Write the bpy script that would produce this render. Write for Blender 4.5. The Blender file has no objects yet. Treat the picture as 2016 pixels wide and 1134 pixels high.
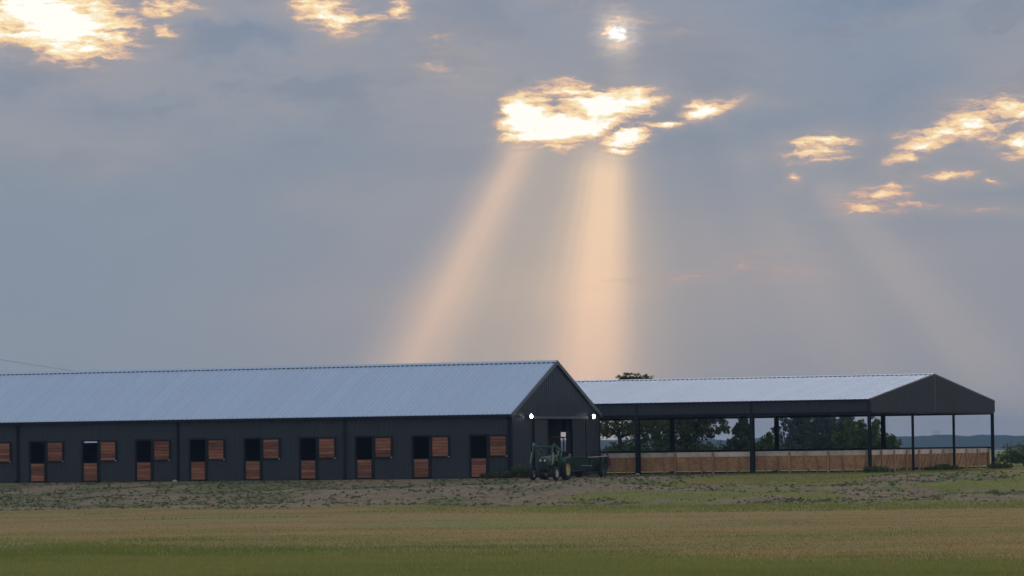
import bpy, math, random
import numpy as np
from mathutils import Matrix, Vector

random.seed(7)
rng = np.random.default_rng(11)
sc = bpy.context.scene
COL = sc.collection

# ------------------------------------------------------------------ camera
TH, PITCH, ROLL = 0.422, 0.03875, 0.01306
CAM = Vector((97.05, -215.87, 1.69))
FH = Vector((-math.sin(TH), math.cos(TH), 0.0))            # horizontal heading of the view
RT = Vector((math.cos(TH), math.sin(TH), 0.0))
FW = Vector((FH.x * math.cos(PITCH), FH.y * math.cos(PITCH), math.sin(PITCH)))
UP = RT.cross(FW)
XC = RT * math.cos(ROLL) - UP * math.sin(ROLL)
YC = RT * math.sin(ROLL) + UP * math.cos(ROLL)
cd = bpy.data.cameras.new('camera')
cd.sensor_width = 36.0
cd.lens = 36.0 * 8138.0 / 2016.0
cd.clip_start = 0.5
cd.clip_end = 30000.0
cam = bpy.data.objects.new('camera', cd)
COL.objects.link(cam)
M = Matrix((XC, YC, -FW)).transposed().to_4x4()
M.translation = CAM
cam.matrix_world = M
sc.camera = cam

# ------------------------------------------------------------------ light and exposure
SUN_AZ, SUN_EL = math.radians(1.63), math.radians(6.95)    # azimuth counted from the view heading
sdir = (FH * math.cos(SUN_AZ) + RT * math.sin(SUN_AZ)) * math.cos(SUN_EL) + Vector((0, 0, math.sin(SUN_EL)))
sd = bpy.data.lights.new('sun', 'SUN')
sd.energy = 0.5
sd.angle = math.radians(25)
sd.color = (1.0, 0.80, 0.58)
so = bpy.data.objects.new('sun', sd)
so.rotation_euler = (-sdir).to_track_quat('-Z', 'Y').to_euler()
so.location = (0, 0, 60)
COL.objects.link(so)
vs = sc.view_settings
vs.view_transform = 'Standard'
vs.look = 'None'
vs.exposure = 0.5
vs.gamma = 1.0
vs.use_curve_mapping = False
sc.cycles.use_denoising = True
sc.cycles.max_bounces = 6
sc.cycles.volume_bounces = 1
sc.cycles.transparent_max_bounces = 8
sc.cycles.sample_clamp_indirect = 4.0

# ------------------------------------------------------------------ world: evening sky with a broken cloud deck
W = bpy.data.worlds.new('World')
sc.world = W
W.use_nodes = True
NT = W.node_tree
NT.nodes.clear()


class NB:
    """small node-building helper"""
    def __init__(self, tree):
        self.t = tree

    def n(self, typ, **kw):
        nd = self.t.nodes.new(typ)
        for k, v in kw.items():
            setattr(nd, k, v)
        return nd

    def link(self, a, b):
        self.t.links.new(a, b)

    def _in(self, sock, v):
        if isinstance(v, bpy.types.NodeSocket):
            self.link(v, sock)
        elif v is not None:
            sock.default_value = v

    def m(self, op, a, b=None, c=None, clamp=False):
        nd = self.n('ShaderNodeMath', operation=op)
        nd.use_clamp = clamp
        for i, v in enumerate((a, b, c)):
            self._in(nd.inputs[i], v)
        return nd.outputs[0]

    def v(self, op, a, b=None, c=None, scale=None):
        nd = self.n('ShaderNodeVectorMath', operation=op)
        for i, x in enumerate((a, b, c)):
            self._in(nd.inputs[i], x)
        if scale is not None:
            self._in(nd.inputs['Scale'], scale)
        return nd.outputs['Value'] if op in ('LENGTH', 'DOT_PRODUCT', 'DISTANCE') else nd.outputs[0]

    def noise(self, vec, scale, detail=3.0, rough=0.5, dist=0.0):
        nd = self.n('ShaderNodeTexNoise')
        if vec is not None:
            self.link(vec, nd.inputs['Vector'])
        self._in(nd.inputs['Scale'], scale)
        nd.inputs['Detail'].default_value = detail
        nd.inputs['Roughness'].default_value = rough
        nd.inputs['Distortion'].default_value = dist
        return nd

    def rng(self, v, a, b, c=0.0, d=1.0, smooth=True):
        nd = self.n('ShaderNodeMapRange')
        nd.interpolation_type = 'SMOOTHSTEP' if smooth else 'LINEAR'
        self._in(nd.inputs[0], v)
        for i, x in enumerate((a, b, c, d)):
            self._in(nd.inputs[1 + i], x)
        return nd.outputs[0]

    def ramp(self, fac, stops, interp='LINEAR'):
        nd = self.n('ShaderNodeValToRGB')
        cr = nd.color_ramp
        cr.interpolation = interp
        while len(cr.elements) < len(stops):
            cr.elements.new(0.5)
        for e, (p, c) in zip(cr.elements, stops):
            e.position = p
            e.color = (c[0], c[1], c[2], 1)
        self._in(nd.inputs[0], fac)
        return nd.outputs[0]

    def mix(self, fac, a, b, mode='MIX'):
        nd = self.n('ShaderNodeMix', data_type='RGBA', blend_type=mode)
        nd.clamp_factor = True
        self._in(nd.inputs[0], fac)
        for s, v in ((nd.inputs[6], a), (nd.inputs[7], b)):
            if isinstance(v, bpy.types.NodeSocket):
                self.link(v, s)
            else:
                s.default_value = (v[0], v[1], v[2], 1)
        return nd.outputs[2]


def srgb(r, g, b):
    return tuple((c / 255 / 12.92) if c <= 10 else ((c / 255 + 0.055) / 1.055) ** 2.4 for c in (r, g, b))


# breaks in the cloud deck: azimuth, elevation, half sizes (degrees), tilt, strength
BREAKS = [
    (-6.37, 5.97, 1.23, 0.53, -9, 1.15), (-6.90, 6.08, 0.49, 0.35, -1, 0.9), (-5.99, 5.66, 0.42, 0.18, -6, 0.8),
    (-4.80, 6.15, 0.42, 0.14, 7, 0.75), (-4.74, 5.84, 0.15, 0.13, -1, 0.62), (-4.38, 6.14, 0.21, 0.07, -16, 0.5),
    (-2.51, 6.04, 0.56, 0.27, -15, 0.85), (-2.20, 5.96, 0.35, 0.13, -6, 0.75), (-1.52, 6.07, 0.21, 0.14, 9, 0.75),
    (-1.88, 5.97, 0.35, 0.08, 4, 0.6), (-2.51, 5.85, 0.14, 0.08, -1, 0.6),
    (1.39, 5.79, 0.07, 0.07, -1, 0.8), (1.72, 5.95, 0.40, 0.10, -14, 0.30), (1.50, 5.60, 0.16, 0.14, -1, 0.26), (1.52, 5.93, 0.16, 0.08, 25, 0.45),
    (0.26, 4.55, 0.44, 0.37, 19, 1.3), (1.32, 4.73, 0.74, 0.24, 7, 1.35), (0.75, 4.44, 0.77, 0.23, 3, 1.3),
    (1.59, 4.29, 0.34, 0.14, 11, 1.2), (0.83, 4.95, 0.50, 0.15, -5, 0.88), (1.48, 4.92, 0.30, 0.12, -1, 0.90), (0.05, 4.62, 0.20, 0.26, 10, 1.2), (1.22, 4.42, 0.40, 0.17, 6, 1.2),
    (0.64, 4.15, 0.34, 0.06, -1, 0.82), (1.48, 4.09, 0.22, 0.06, -1, 0.80), (2.09, 4.46, 0.30, 0.07, 9, 0.82),
    (2.69, 4.66, 0.34, 0.14, 7, 0.95), (3.01, 4.72, 0.25, 0.09, 17, 0.75),
    (4.28, 4.10, 0.50, 0.17, 7, 0.80), (4.35, 3.93, 0.42, 0.04, 5, 0.68), (3.92, 3.70, 0.110, 0.110, -31, 0.58),
    (5.56, 4.03, 0.439, 0.124, 29, 0.78), (5.95, 4.24, 0.634, 0.171, 25, 0.85), (6.40, 4.39, 0.524, 0.209, 11, 0.86), (6.89, 4.55, 0.761, 0.285, 5, 0.74), (7.05, 4.12, 0.464, 0.266, -1, 0.8), (6.70, 4.25, 0.464, 0.171, -1, 0.62), (5.49, 4.21, 0.203, 0.095, -1, 0.62),
    (5.06, 3.42, 0.56, 0.16, 7, 0.72), (5.25, 3.56, 0.15, 0.08, -1, 0.5), (5.01, 3.24, 0.52, 0.08, 5, 0.72),
    (5.67, 3.28, 0.28, 0.04, -1, 0.58), (6.06, 3.68, 0.34, 0.08, -1, 0.52), (6.65, 3.59, 0.15, 0.04, -1, 0.5),
    (6.31, 3.23, 0.42, 0.03, -4, 0.45), (3.61, 2.46, 0.42, 0.13, -5, 0.36), (2.55, 2.35, 0.70, 0.06, 4, 0.34),
    (-0.93, 5.62, 0.14, 0.11, -1, 0.30), (-0.83, 5.27, 0.25, 0.14, -16, 0.26)]

# grey cloud bars that cross the openings
BARS = [(0.63, 4.75, 0.493, 0.042, -3, 0.9), (0.74, 4.64, 0.599, 0.063, 2, 0.9), (1.28, 4.39, 0.423, 0.049, 3, 0.8), (1.25, 4.80, 0.423, 0.035, 5, 0.7), (0.40, 4.43, 0.211, 0.042, -1, 0.5), (0.83, 4.86, 0.387, 0.049, 1, 0.5), (-6.84, 5.94, 0.317, 0.155, -11, 0.6), (-5.88, 6.10, 0.282, 0.127, -21, 0.5), (-6.62, 5.59, 0.282, 0.070, -1, 0.4), (6.77, 4.46, 0.317, 0.141, -1, 0.5), (6.94, 4.24, 0.197, 0.099, 19, 0.5), (-2.48, 5.97, 0.176, 0.056, -31, 0.4)]


def build_world():
    b = NB(NT)
    tc = b.n('ShaderNodeTexCoord')
    d = b.v('NORMALIZE', tc.outputs['Generated'])
    az = b.m('MULTIPLY', b.m('ARCTAN2', b.v('DOT_PRODUCT', d, tuple(RT)), b.v('DOT_PRODUCT', d, tuple(FH))), 57.29578)
    sep = b.n('ShaderNodeSeparateXYZ')
    b.link(d, sep.inputs[0])
    el = b.m('MULTIPLY', b.m('ARCSINE', sep.outputs[2]), 57.29578)
    cmb = b.n('ShaderNodeCombineXYZ')
    b.link(az, cmb.inputs[0])
    b.link(el, cmb.inputs[1])
    p = cmb.outputs[0]
    # clouds drawn out sideways: noise in squeezed coordinates
    ps = b.v('MULTIPLY', p, (1.0, 2.0, 1.0))
    w1 = b.noise(ps, 1.6, 4, 0.6)
    w2 = b.noise(ps, 5.5, 4, 0.65)
    warp = b.v('ADD', b.v('MULTIPLY', b.v('SUBTRACT', w1.outputs['Color'], (0.5, 0.5, 0.5)), (0.42, 0.20, 0)),
               b.v('MULTIPLY', b.v('SUBTRACT', w2.outputs['Color'], (0.5, 0.5, 0.5)), (0.20, 0.12, 0)))
    pw = b.v('ADD', p, warp)
    field = None
    for (a, e, rx, ry, rot, s) in BREAKS:
        s = s * 1.15 if s > 0.9 else (s * 0.84 if s > 0.72 else (s * 0.68 if s > 0.47 else s * 0.30))
        mp = b.n('ShaderNodeMapping', vector_type='TEXTURE')
        mp.inputs['Location'].default_value = (a, e, 0)
        mp.inputs['Rotation'].default_value = (0, 0, math.radians(rot))
        mp.inputs['Scale'].default_value = (rx * 1.12, ry * 1.12, 1)
        b.link(pw, mp.inputs[0])
        f = b.m('MULTIPLY_ADD', b.v('LENGTH', mp.outputs[0]), -s, s * 1.08)
        field = f if field is None else b.m('MAXIMUM', field, f)
    for (a, e, rx, ry, rot, s) in BARS:
        mp = b.n('ShaderNodeMapping', vector_type='TEXTURE')
        mp.inputs['Location'].default_value = (a, e, 0)
        mp.inputs['Rotation'].default_value = (0, 0, math.radians(rot))
        mp.inputs['Scale'].default_value = (rx * 1.2, ry * 1.2, 1)
        b.link(pw, mp.inputs[0])
        field = b.m('SUBTRACT', field, b.m('MAXIMUM', b.m('MULTIPLY_ADD', b.v('LENGTH', mp.outputs[0]), -s * 0.48, s * 0.48), 0.0))
    # the same broken deck goes on all round the low sky near the sun, in smaller openings
    gen = b.noise(b.v('ADD', b.v('MULTIPLY', p, (0.16, 0.5, 1)), (13.1, 4.2, 0)), 1.0, 5, 0.6)
    away = b.rng(b.m('ABSOLUTE', az), 7.6, 9.5)
    above = b.rng(el, 6.8, 8.0)
    low = b.m('MULTIPLY', b.rng(b.m('ABSOLUTE', az), 100, 40), b.rng(el, 16, 9))
    g = b.m('MULTIPLY', b.m('MAXIMUM', away, above), b.m('MULTIPLY', low, b.m('MULTIPLY', b.rng(gen.outputs[0], 0.60, 0.80), 1.7)))
    field = b.m('MAXIMUM', field, b.m('SUBTRACT', g, 1.0))
    fine = b.noise(b.v('MULTIPLY', pw, (1.0, 2.6, 1)), 3.6, 6, 0.62)
    streak = b.noise(b.v('MULTIPLY', pw, (0.5, 4.5, 1)), 2.2, 4, 0.55)
    tex = b.m('ADD', b.m('MULTIPLY', b.m('SUBTRACT', fine.outputs[0], 0.5), 1.5),
              b.m('MULTIPLY', b.m('SUBTRACT', streak.outputs[0], 0.5), 1.7))
    br = b.m('ADD', field, b.m('MULTIPLY', tex, b.rng(field, -0.45, 0.55)))
    # the sun's glare through a hole
    dsun = b.v('DISTANCE', b.v('ADD', p, b.v('SCALE', warp, None, scale=0.55)), (1.515, 5.735, 0))
    disc = b.rng(dsun, 0.150, 0.060)
    veilsun = b.noise(b.v('MULTIPLY', p, (1.0, 2.2, 1)), 7.0, 4, 0.6)
    disc = b.m('MULTIPLY', disc, b.rng(veilsun.outputs[0], 0.36, 0.50, 0.35, 1.0))
    halo = b.m('MULTIPLY', b.m('POWER', b.rng(dsun, 0.62, 0.09), 2.6), b.rng(veilsun.outputs[0], 0.30, 0.60, 0.55, 1.15))
    # grey-blue base of the deck
    broad = b.noise(b.v('MULTIPLY', p, (0.10, 0.34, 1)), 1.7, 4, 0.5, 0.4)
    base = b.ramp(b.rng(el, 0.0, 12.0, smooth=False), [
        (0.0, srgb(156, 153, 156)), (0.14, srgb(150, 150, 157)), (0.32, srgb(139, 147, 160)),
        (0.50, srgb(130, 145, 166)), (0.75, srgb(132, 147, 170)), (1.0, srgb(138, 152, 176))])
    base = b.mix(b.rng(el, 8.0, 42.0), base, (1.05, 1.05, 1.12))
    leftness = b.rng(az, 0.5, -7.0)
    base = b.mix(b.m('MULTIPLY', leftness, b.rng(el, 5.0, 3.0, 0, 0.9)), base, srgb(135, 147, 162))
    billow = b.noise(b.v('MULTIPLY', b.v('ADD', p, b.v('SCALE', warp, None, scale=1.5)), (0.55, 1.3, 1)), 1.1, 6, 0.6)
    warmgrey = b.m('MULTIPLY', b.rng(broad.outputs[0], 0.42, 0.66), b.rng(el, 2.0, 5.0, 0.25, 1.0))
    tl = b.m('MULTIPLY', b.rng(az, 0.5, -3.5), b.m('MULTIPLY', b.rng(el, 4.0, 5.0), b.rng(el, 12.0, 7.5)))
    base = b.mix(b.m('MULTIPLY', b.m('MAXIMUM', warmgrey, b.m('MULTIPLY', tl, b.rng(billow.outputs[0], 0.34, 0.64))), 0.55), base, srgb(163, 160, 162))
    under = b.m('MULTIPLY', b.rng(billow.outputs[0], 0.52, 0.36), b.m('MULTIPLY', b.rng(el, 3.4, 4.8), b.rng(el, 14, 8)))
    base = b.mix(b.m('MULTIPLY', under, 0.35), base, srgb(118, 130, 148))
    veil = b.m('MULTIPLY', b.rng(field, -0.9, 0.15), b.m('ADD', 0.35, b.m('MULTIPLY', streak.outputs[0], 0.5)))
    base = b.mix(b.m('MULTIPLY', veil, 0.6), base, srgb(174, 164, 160))
    # light shafts that leave the openings, fanned about the sun
    q = b.v('SUBTRACT', p, (1.63, 6.95, 0))
    sq = b.n('ShaderNodeSeparateXYZ')
    b.link(q, sq.inputs[0])
    phi = b.m('MULTIPLY', b.m('ARCTAN2', sq.outputs[0], b.m('MULTIPLY', sq.outputs[1], -1.0)), 57.29578)
    rr = b.v('LENGTH', q)
    cr = b.n('ShaderNodeCombineXYZ')
    b.link(b.m('MULTIPLY', phi, 0.22), cr.inputs[0])
    b.link(b.m('MULTIPLY', rr, 0.10), cr.inputs[1])
    sn = b.noise(cr.outputs[0], 1.0, 3, 0.55)
    wob = b.m('MULTIPLY', b.m('SUBTRACT', sn.outputs[0], 0.5), 2.2)
    phw = b.m('ADD', phi, wob)

    def gauss(c, wl, wr=None):
        dx = b.m('SUBTRACT', phw, c)
        if wr is None:
            t = b.m('DIVIDE', dx, wl)
        else:
            t = b.m('ADD', b.m('DIVIDE', b.m('MINIMUM', dx, 0.0), wl), b.m('DIVIDE', b.m('MAXIMUM', dx, 0.0), wr))
        return b.m('EXPONENT', b.m('MULTIPLY', b.m('MULTIPLY', t, t), -1.0))

    def add(col, fac, c):
        return b.mix(1.0, col, b.v('SCALE', tuple(c), None, scale=fac), 'ADD')
    start = b.rng(rr, 2.45, 3.25)
    ssun = b.m('MULTIPLY', start, b.rng(rr, 3.0, 7.5, 1.0, 0.90))
    mid = b.m('MULTIPLY', gauss(-4.8, 7.0, 4.8), ssun)
    lft = b.m('MULTIPLY', gauss(-27.8, 4.2, 3.7), b.m('MULTIPLY', start, b.rng(rr, 3.0, 7.5, 1.0, 0.88)))
    glow = b.m('MULTIPLY', b.rng(phi, -36, -22), b.m('MULTIPLY', b.rng(phi, 12, -5), ssun))
    wide = b.m('MULTIPLY', gauss(-10, 26), start)
    r1 = b.m('MULTIPLY', gauss(39.4, 3.2), b.rng(rr, 3.6, 4.6))
    r2 = b.m('MULTIPLY', gauss(28.0, 4.0), b.rng(rr, 2.6, 3.4))
    faint = b.m('MULTIPLY', b.m('MULTIPLY', b.rng(sn.outputs[0], 0.45, 0.7), gauss(15, 40)), start)
    up = b.m('MULTIPLY', gauss(-2.0, 7.0), b.m('MULTIPLY', b.rng(rr, 1.2, 1.5), b.rng(rr, 2.2, 1.6)))
    sky = b.v('SCALE', base, None, scale=1.03)
    cr2 = b.n('ShaderNodeCombineXYZ')
    b.link(b.m('MULTIPLY', phi, 0.33), cr2.inputs[0])
    b.link(b.m('MULTIPLY', rr, 0.05), cr2.inputs[1])
    comb = b.rng(b.noise(cr2.outputs[0], 1.0, 3, 0.6).outputs[0], 0.30, 0.68, 0.91, 1.05)
    gold = b.rng(rr, 3.0, 7.0)
    mid = b.m('MULTIPLY', mid, comb)
    lft = b.m('MULTIPLY', lft, comb)
    sky = add(sky, b.m('MULTIPLY', mid, b.m('SUBTRACT', 1.0, gold)), (0.46, 0.255, 0.085))
    sky = add(sky, b.m('MULTIPLY', mid, gold), (0.43, 0.205, 0.090))
    sky = add(sky, b.m('MULTIPLY', lft, 0.70), (0.40, 0.205, 0.075))
    sky = add(sky, b.m('MULTIPLY', glow, comb), (0.115, 0.065, 0.008))
    sky = add(sky, wide, (0.065, 0.035, 0.0))
    sky = add(sky, b.m('ADD', b.m('MULTIPLY', r1, 0.72), b.m('ADD', b.m('MULTIPLY', r2, 0.4), b.m('MULTIPLY', faint, 0.12))), (0.075, 0.05, 0.02))
    sky = add(sky, up, (0.05, 0.035, 0.01))
    # bright breaks on top
    bc = b.ramp(b.rng(br, 0.08, 1.15, smooth=False), [
        (0.0, srgb(180, 166, 162)), (0.14, srgb(212, 180, 164)), (0.28, srgb(238, 200, 164)),
        (0.42, srgb(254, 222, 170)), (0.56, srgb(255, 242, 205)), (0.70, (1.08, 1.05, 0.97))])
    bc = b.mix(b.rng(el, 4.2, 3.0, 0.0, 0.65), bc, b.mix(1.0, bc, (1.0, 0.86, 0.84), 'MULTIPLY'))
    sky = b.mix(b.rng(br, -0.14, 0.46), sky, bc)
    sky = add(sky, halo, (0.30, 0.22, 0.14))
    sky = b.mix(disc, sky, (1.25, 1.2, 1.08))
    # clear evening sky above and behind the deck
    ns = b.n('ShaderNodeTexSky', sky_type='NISHITA')
    ns.sun_disc = False
    ns.sun_elevation = SUN_EL
    ns.sun_rotation = math.atan2(sdir.x, sdir.y)
    ns.air_density = 1.0
    ns.dust_density = 1.2
    ns.ozone_density = 1.5
    thin = b.noise(b.v('MULTIPLY', d, (1.0, 1.0, 2.0)), 2.4, 5, 0.55)
    cover = b.m('SUBTRACT', 1.0, b.m('MULTIPLY', b.rng(el, 9.0, 34.0), b.rng(thin.outputs[0], 0.35, 0.60, 0.55, 0.92)))
    deck = b.v('SCALE', sky, None, scale=1.0 / (0.15 * 2 ** 0.5))
    fin = b.mix(cover, ns.outputs[0], deck)
    bg = b.n('ShaderNodeBackground')
    bg.inputs['Strength'].default_value = 0.15
    b.link(fin, bg.inputs['Color'])
    out = b.n('ShaderNodeOutputWorld')
    b.link(bg.outputs[0], out.inputs[0])


build_world()
W.cycles.sampling_method = 'MANUAL'
W.cycles.sample_map_resolution = 1024


# ------------------------------------------------------------------ numpy noise
def _hash(ix, iy, seed):
    h = (ix.astype(np.int64) * 374761393 + iy.astype(np.int64) * 668265263 + seed * 974711) & 0x7fffffff
    h = ((h ^ (h >> 13)) * 1274126177) & 0x7fffffff
    return ((h ^ (h >> 16)) & 0xffff) / 65535.0


def vnoise(x, y, seed=0):
    x = np.asarray(x, float); y = np.asarray(y, float)
    ix = np.floor(x); iy = np.floor(y)
    fx = x - ix; fy = y - iy
    fx = fx * fx * (3 - 2 * fx); fy = fy * fy * (3 - 2 * fy)
    a = _hash(ix, iy, seed); b = _hash(ix + 1, iy, seed); c = _hash(ix, iy + 1, seed); d = _hash(ix + 1, iy + 1, seed)
    return (a * (1 - fx) + b * fx) * (1 - fy) + (c * (1 - fx) + d * fx) * fy


def fbm(x, y, seed=0, oct=4):
    s = 0; a = 0.5; t = 0
    for i in range(oct):
        s = s + a * vnoise(np.asarray(x) * 2 ** i, np.asarray(y) * 2 ** i, seed + i * 17); t += a; a *= 0.5
    return s / t


def sstep(x, a, b):
    t = np.clip((np.asarray(x, float) - a) / (b - a), 0, 1)
    return t * t * (3 - 2 * t)


def lat_dep(X, Y):
    dx = X - CAM.x; dy = Y - CAM.y
    return dx * RT.x + dy * RT.y, dx * FH.x + dy * FH.y


def berm_masks(X, Y):
    right = sstep(X, 3.0, 16.0)
    yp = -1.0 * (1 - right) + 9.0 * right
    ln = 31.0 * (1 - right) + 42.0 * right
    t = np.clip((yp - Y + 5.0 * (fbm(X / 9, Y / 9, 5) - 0.5)) / ln, 0, 1)
    return right, t


def ground_z(X, Y, fine=True):
    X = np.asarray(X, float); Y = np.asarray(Y, float)
    right, t = berm_masks(X, Y)
    ex = 2.2 * (1 - right) + 1.6 * right
    z = -1.16 * (1 - (1 - t) ** ex)
    on = sstep(t, 0.015, 0.10) * sstep(t, 1.0, 0.85)
    z = z + on * (0.50 * (fbm(X / 5, Y / 5, 21) - 0.5) + 0.34 * (fbm(X / 1.6, Y / 1.6, 33, 3) - 0.5))
    for (mx, my, rx, ry, h) in ((30, -1, 6, 4, .35), (24, 2, 4, 2.5, .25), (36, 5, 7, 4, .4), (8, -12, 8, 5, .50), (0, -18, 7, 5, .40), (15, -17, 7, 4, .35), (-16, -14, 9, 5, .25), (27, -9, 8, 3, .30)):
        z = z + h * np.exp(-((X - mx) / rx) ** 2 - ((Y - my) / ry) ** 2)
    z = z + 0.06 * (fbm(X / 7, Y / 7, 44) - 0.5) * sstep(t, 0.8, 1.0)
    lat, dep = lat_dep(X, Y)
    z = z - 4.0 * sstep(dep, 330, 1100) - 0.03 * sstep(dep, 262, 300)
    return z - 0.03


# ------------------------------------------------------------------ materials
def new_mat(name):
    m = bpy.data.materials.new(name)
    m.use_nodes = True
    t = m.node_tree
    bs = t.nodes['Principled BSDF']
    return m, NB(t), bs


def mat(name, col, rough=0.6, metal=0.0, var=0.15, scale=3.0, bump=0.0, bscale=40.0, spec=0.5, dirt=None):
    m, b, bs = new_mat(name)
    tc = b.n('ShaderNodeTexCoord')
    nz = b.noise(tc.outputs['Object'], scale, 5, 0.6)
    oi = b.n('ShaderNodeObjectInfo')
    k = b.m('ADD', b.rng(nz.outputs[0], 0.25, 0.75, 1 - var, 1 + var, False), b.m('MULTIPLY', b.m('SUBTRACT', oi.outputs['Random'], 0.5), var * 0.7))
    c = b.v('SCALE', tuple(col), None, scale=k)
    if dirt:
        dn = b.noise(tc.outputs['Object'], scale * 0.4, 6, 0.7)
        c = b.mix(b.rng(dn.outputs[0], 0.52, 0.75, 0, dirt[3]), c, dirt[:3])
    b.link(c, bs.inputs['Base Color'])
    b.link(b.rng(nz.outputs[0], 0.3, 0.7, rough * 0.85, min(1, rough * 1.15), False), bs.inputs['Roughness'])
    bs.inputs['Metallic'].default_value = metal
    bs.inputs['Specular IOR Level'].default_value = spec
    if bump:
        bn = b.noise(tc.outputs['Object'], bscale, 4, 0.6)
        bp = b.n('ShaderNodeBump')
        bp.inputs['Strength'].default_value = bump
        bp.inputs['Distance'].default_value = 0.02
        b.link(bn.outputs[0], bp.inputs['Height'])
        b.link(bp.outputs[0], bs.inputs['Normal'])
    return m


def wood_mat(name, c1, c2, axis=0, var=0.35):
    """planks: grain drawn out along one axis, every board its own tone"""
    m, b, bs = new_mat(name)
    tc = b.n('ShaderNodeTexCoord')
    oi = b.n('ShaderNodeObjectInfo')
    sv = [9.0, 9.0, 9.0]
    sv[axis] = 0.9
    off = b.n('ShaderNodeCombineXYZ')
    b.link(b.m('MULTIPLY', oi.outputs['Random'], 57.0), off.inputs[0])
    b.link(b.m('MULTIPLY', oi.outputs['Random'], 31.0), off.inputs[1])
    pv = b.v('ADD', b.v('MULTIPLY', tc.outputs['Object'], tuple(sv)), off.outputs[0])
    g = b.noise(pv, 2.0, 6, 0.65, 0.4)
    c = b.mix(b.rng(g.outputs[0], 0.3, 0.7), c1, c2)
    kn = b.noise(pv, 0.8, 3, 0.5)
    k = b.m('ADD', b.m('ADD', 1.0 - var * 0.5, b.m('MULTIPLY', oi.outputs['Random'], var)), b.m('MULTIPLY', b.m('SUBTRACT', kn.outputs[0], 0.5), 0.9))
    b.link(b.v('SCALE', c, None, scale=k), bs.inputs['Base Color'])
    bs.inputs['Roughness'].default_value = 0.6
    bs.inputs['Specular IOR Level'].default_value = 0.3
    return m


def osb_mat(name, c1, c2):
    m, b, bs = new_mat(name)
    tc = b.n('ShaderNodeTexCoord')
    oi = b.n('ShaderNodeObjectInfo')
    pv = b.v('ADD', tc.outputs['Object'], b.v('SCALE', (11.0, 7.0, 3.0), None, scale=b.m('MULTIPLY', oi.outputs['Random'], 9.0)))
    vo = b.n('ShaderNodeTexVoronoi')
    vo.inputs['Scale'].default_value = 9.0
    b.link(b.v('ADD', pv, b.v('SCALE', b.noise(pv, 3.0, 3).outputs['Color'], None, scale=0.5)), vo.inputs['Vector'])
    sp = b.n('ShaderNodeSeparateXYZ')
    b.link(vo.outputs['Color'], sp.inputs[0])
    st = b.noise(pv, 1.3, 5, 0.6)
    c = b.mix(sp.outputs[0], c1, c2)
    k = b.m('ADD', b.rng(st.outputs[0], 0.3, 0.7, 0.72, 1.22, False), b.m('MULTIPLY', b.m('SUBTRACT', oi.outputs['Random'], 0.5), 0.35))
    b.link(b.v('SCALE', c, None, scale=k), bs.inputs['Base Color'])
    bs.inputs['Roughness'].default_value = 0.75
    return m


def leaf_mat(name, c1, c2, trans=0.35):
    m, b, bs = new_mat(name)
    at = b.n('ShaderNodeAttribute', attribute_name='tint')
    c = b.mix(at.outputs['Fac'], c1, c2)
    b.link(c, bs.inputs['Base Color'])
    bs.inputs['Roughness'].default_value = 0.6
    bs.inputs['Specular IOR Level'].default_value = 0.25
    tr = b.n('ShaderNodeBsdfTranslucent')
    b.link(b.v('MULTIPLY', c, (1.1, 1.25, 0.6)), tr.inputs[0])
    mx = b.n('ShaderNodeMixShader')
    mx.inputs[0].default_value = trans
    b.link(bs.outputs[0], mx.inputs[1])
    b.link(tr.outputs[0], mx.inputs[2])
    b.link(mx.outputs[0], m.node_tree.nodes['Material Output'].inputs[0])
    return m


MT = {}
MT['roof'] = mat('galvanised roof sheet', (0.68, 0.755, 0.865), 0.50, 0.70, 0.06, 0.5)
MT['wall'] = mat('charcoal wall sheet', (0.042, 0.046, 0.054), 0.45, 0.0, 0.14, 0.7, spec=0.4, dirt=(0.10, 0.085, 0.07, 0.18))
MT['trim'] = mat('charcoal trim', (0.135, 0.135, 0.145), 0.45, 0.0, 0.1, 2.0)
MT['black'] = mat('black steel', (0.012, 0.012, 0.015), 0.5, 0.0, 0.15, 4.0, spec=0.3)
MT['gutter'] = mat('dark gutter', (0.014, 0.015, 0.024), 0.45, 0.0, 0.15, 3.0, spec=0.3)
MT['closure'] = mat('dark foam closure', (0.016, 0.017, 0.028), 0.9, 0.0, 0.1, 6.0)
MT['plank'] = wood_mat('stained pine plank', (0.43, 0.165, 0.088), (0.27, 0.095, 0.050), 0, 0.7)
MT['stud'] = wood_mat('rough lumber', (0.52, 0.31, 0.165), (0.38, 0.22, 0.12), 2)
MT['osb'] = osb_mat('strand board', (0.76, 0.425, 0.225), (0.55, 0.29, 0.145))
MT['thin_stud'] = wood_mat('thin lumber', (0.60, 0.34, 0.175), (0.46, 0.25, 0.125), 2)
MT['cap'] = osb_mat('pale plywood', (0.80, 0.63, 0.49), (0.70, 0.53, 0.40))
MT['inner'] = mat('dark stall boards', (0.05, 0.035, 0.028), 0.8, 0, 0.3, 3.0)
MT['latch'] = mat('zinc latch', (0.7, 0.72, 0.75), 0.3, 0.6, 0.05)
MT['green'] = mat('green tractor paint', (0.022, 0.095, 0.046), 0.45, 0.0, 0.2, 5.0, dirt=(0.10, 0.09, 0.06, 0.3))
MT['dkgreen'] = mat('dark green box paint', (0.016, 0.042, 0.030), 0.5, 0.0, 0.25, 4.0, dirt=(0.06, 0.05, 0.04, 0.4))
MT['yellow'] = mat('yellow wheel paint', (0.55, 0.42, 0.12), 0.5, 0.0, 0.2, 8.0, dirt=(0.25, 0.2, 0.13, 0.5))
MT['cream'] = mat('cream wheel paint', (0.55, 0.50, 0.36), 0.5, 0.0, 0.2, 8.0, dirt=(0.25, 0.2, 0.13, 0.4))
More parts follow.
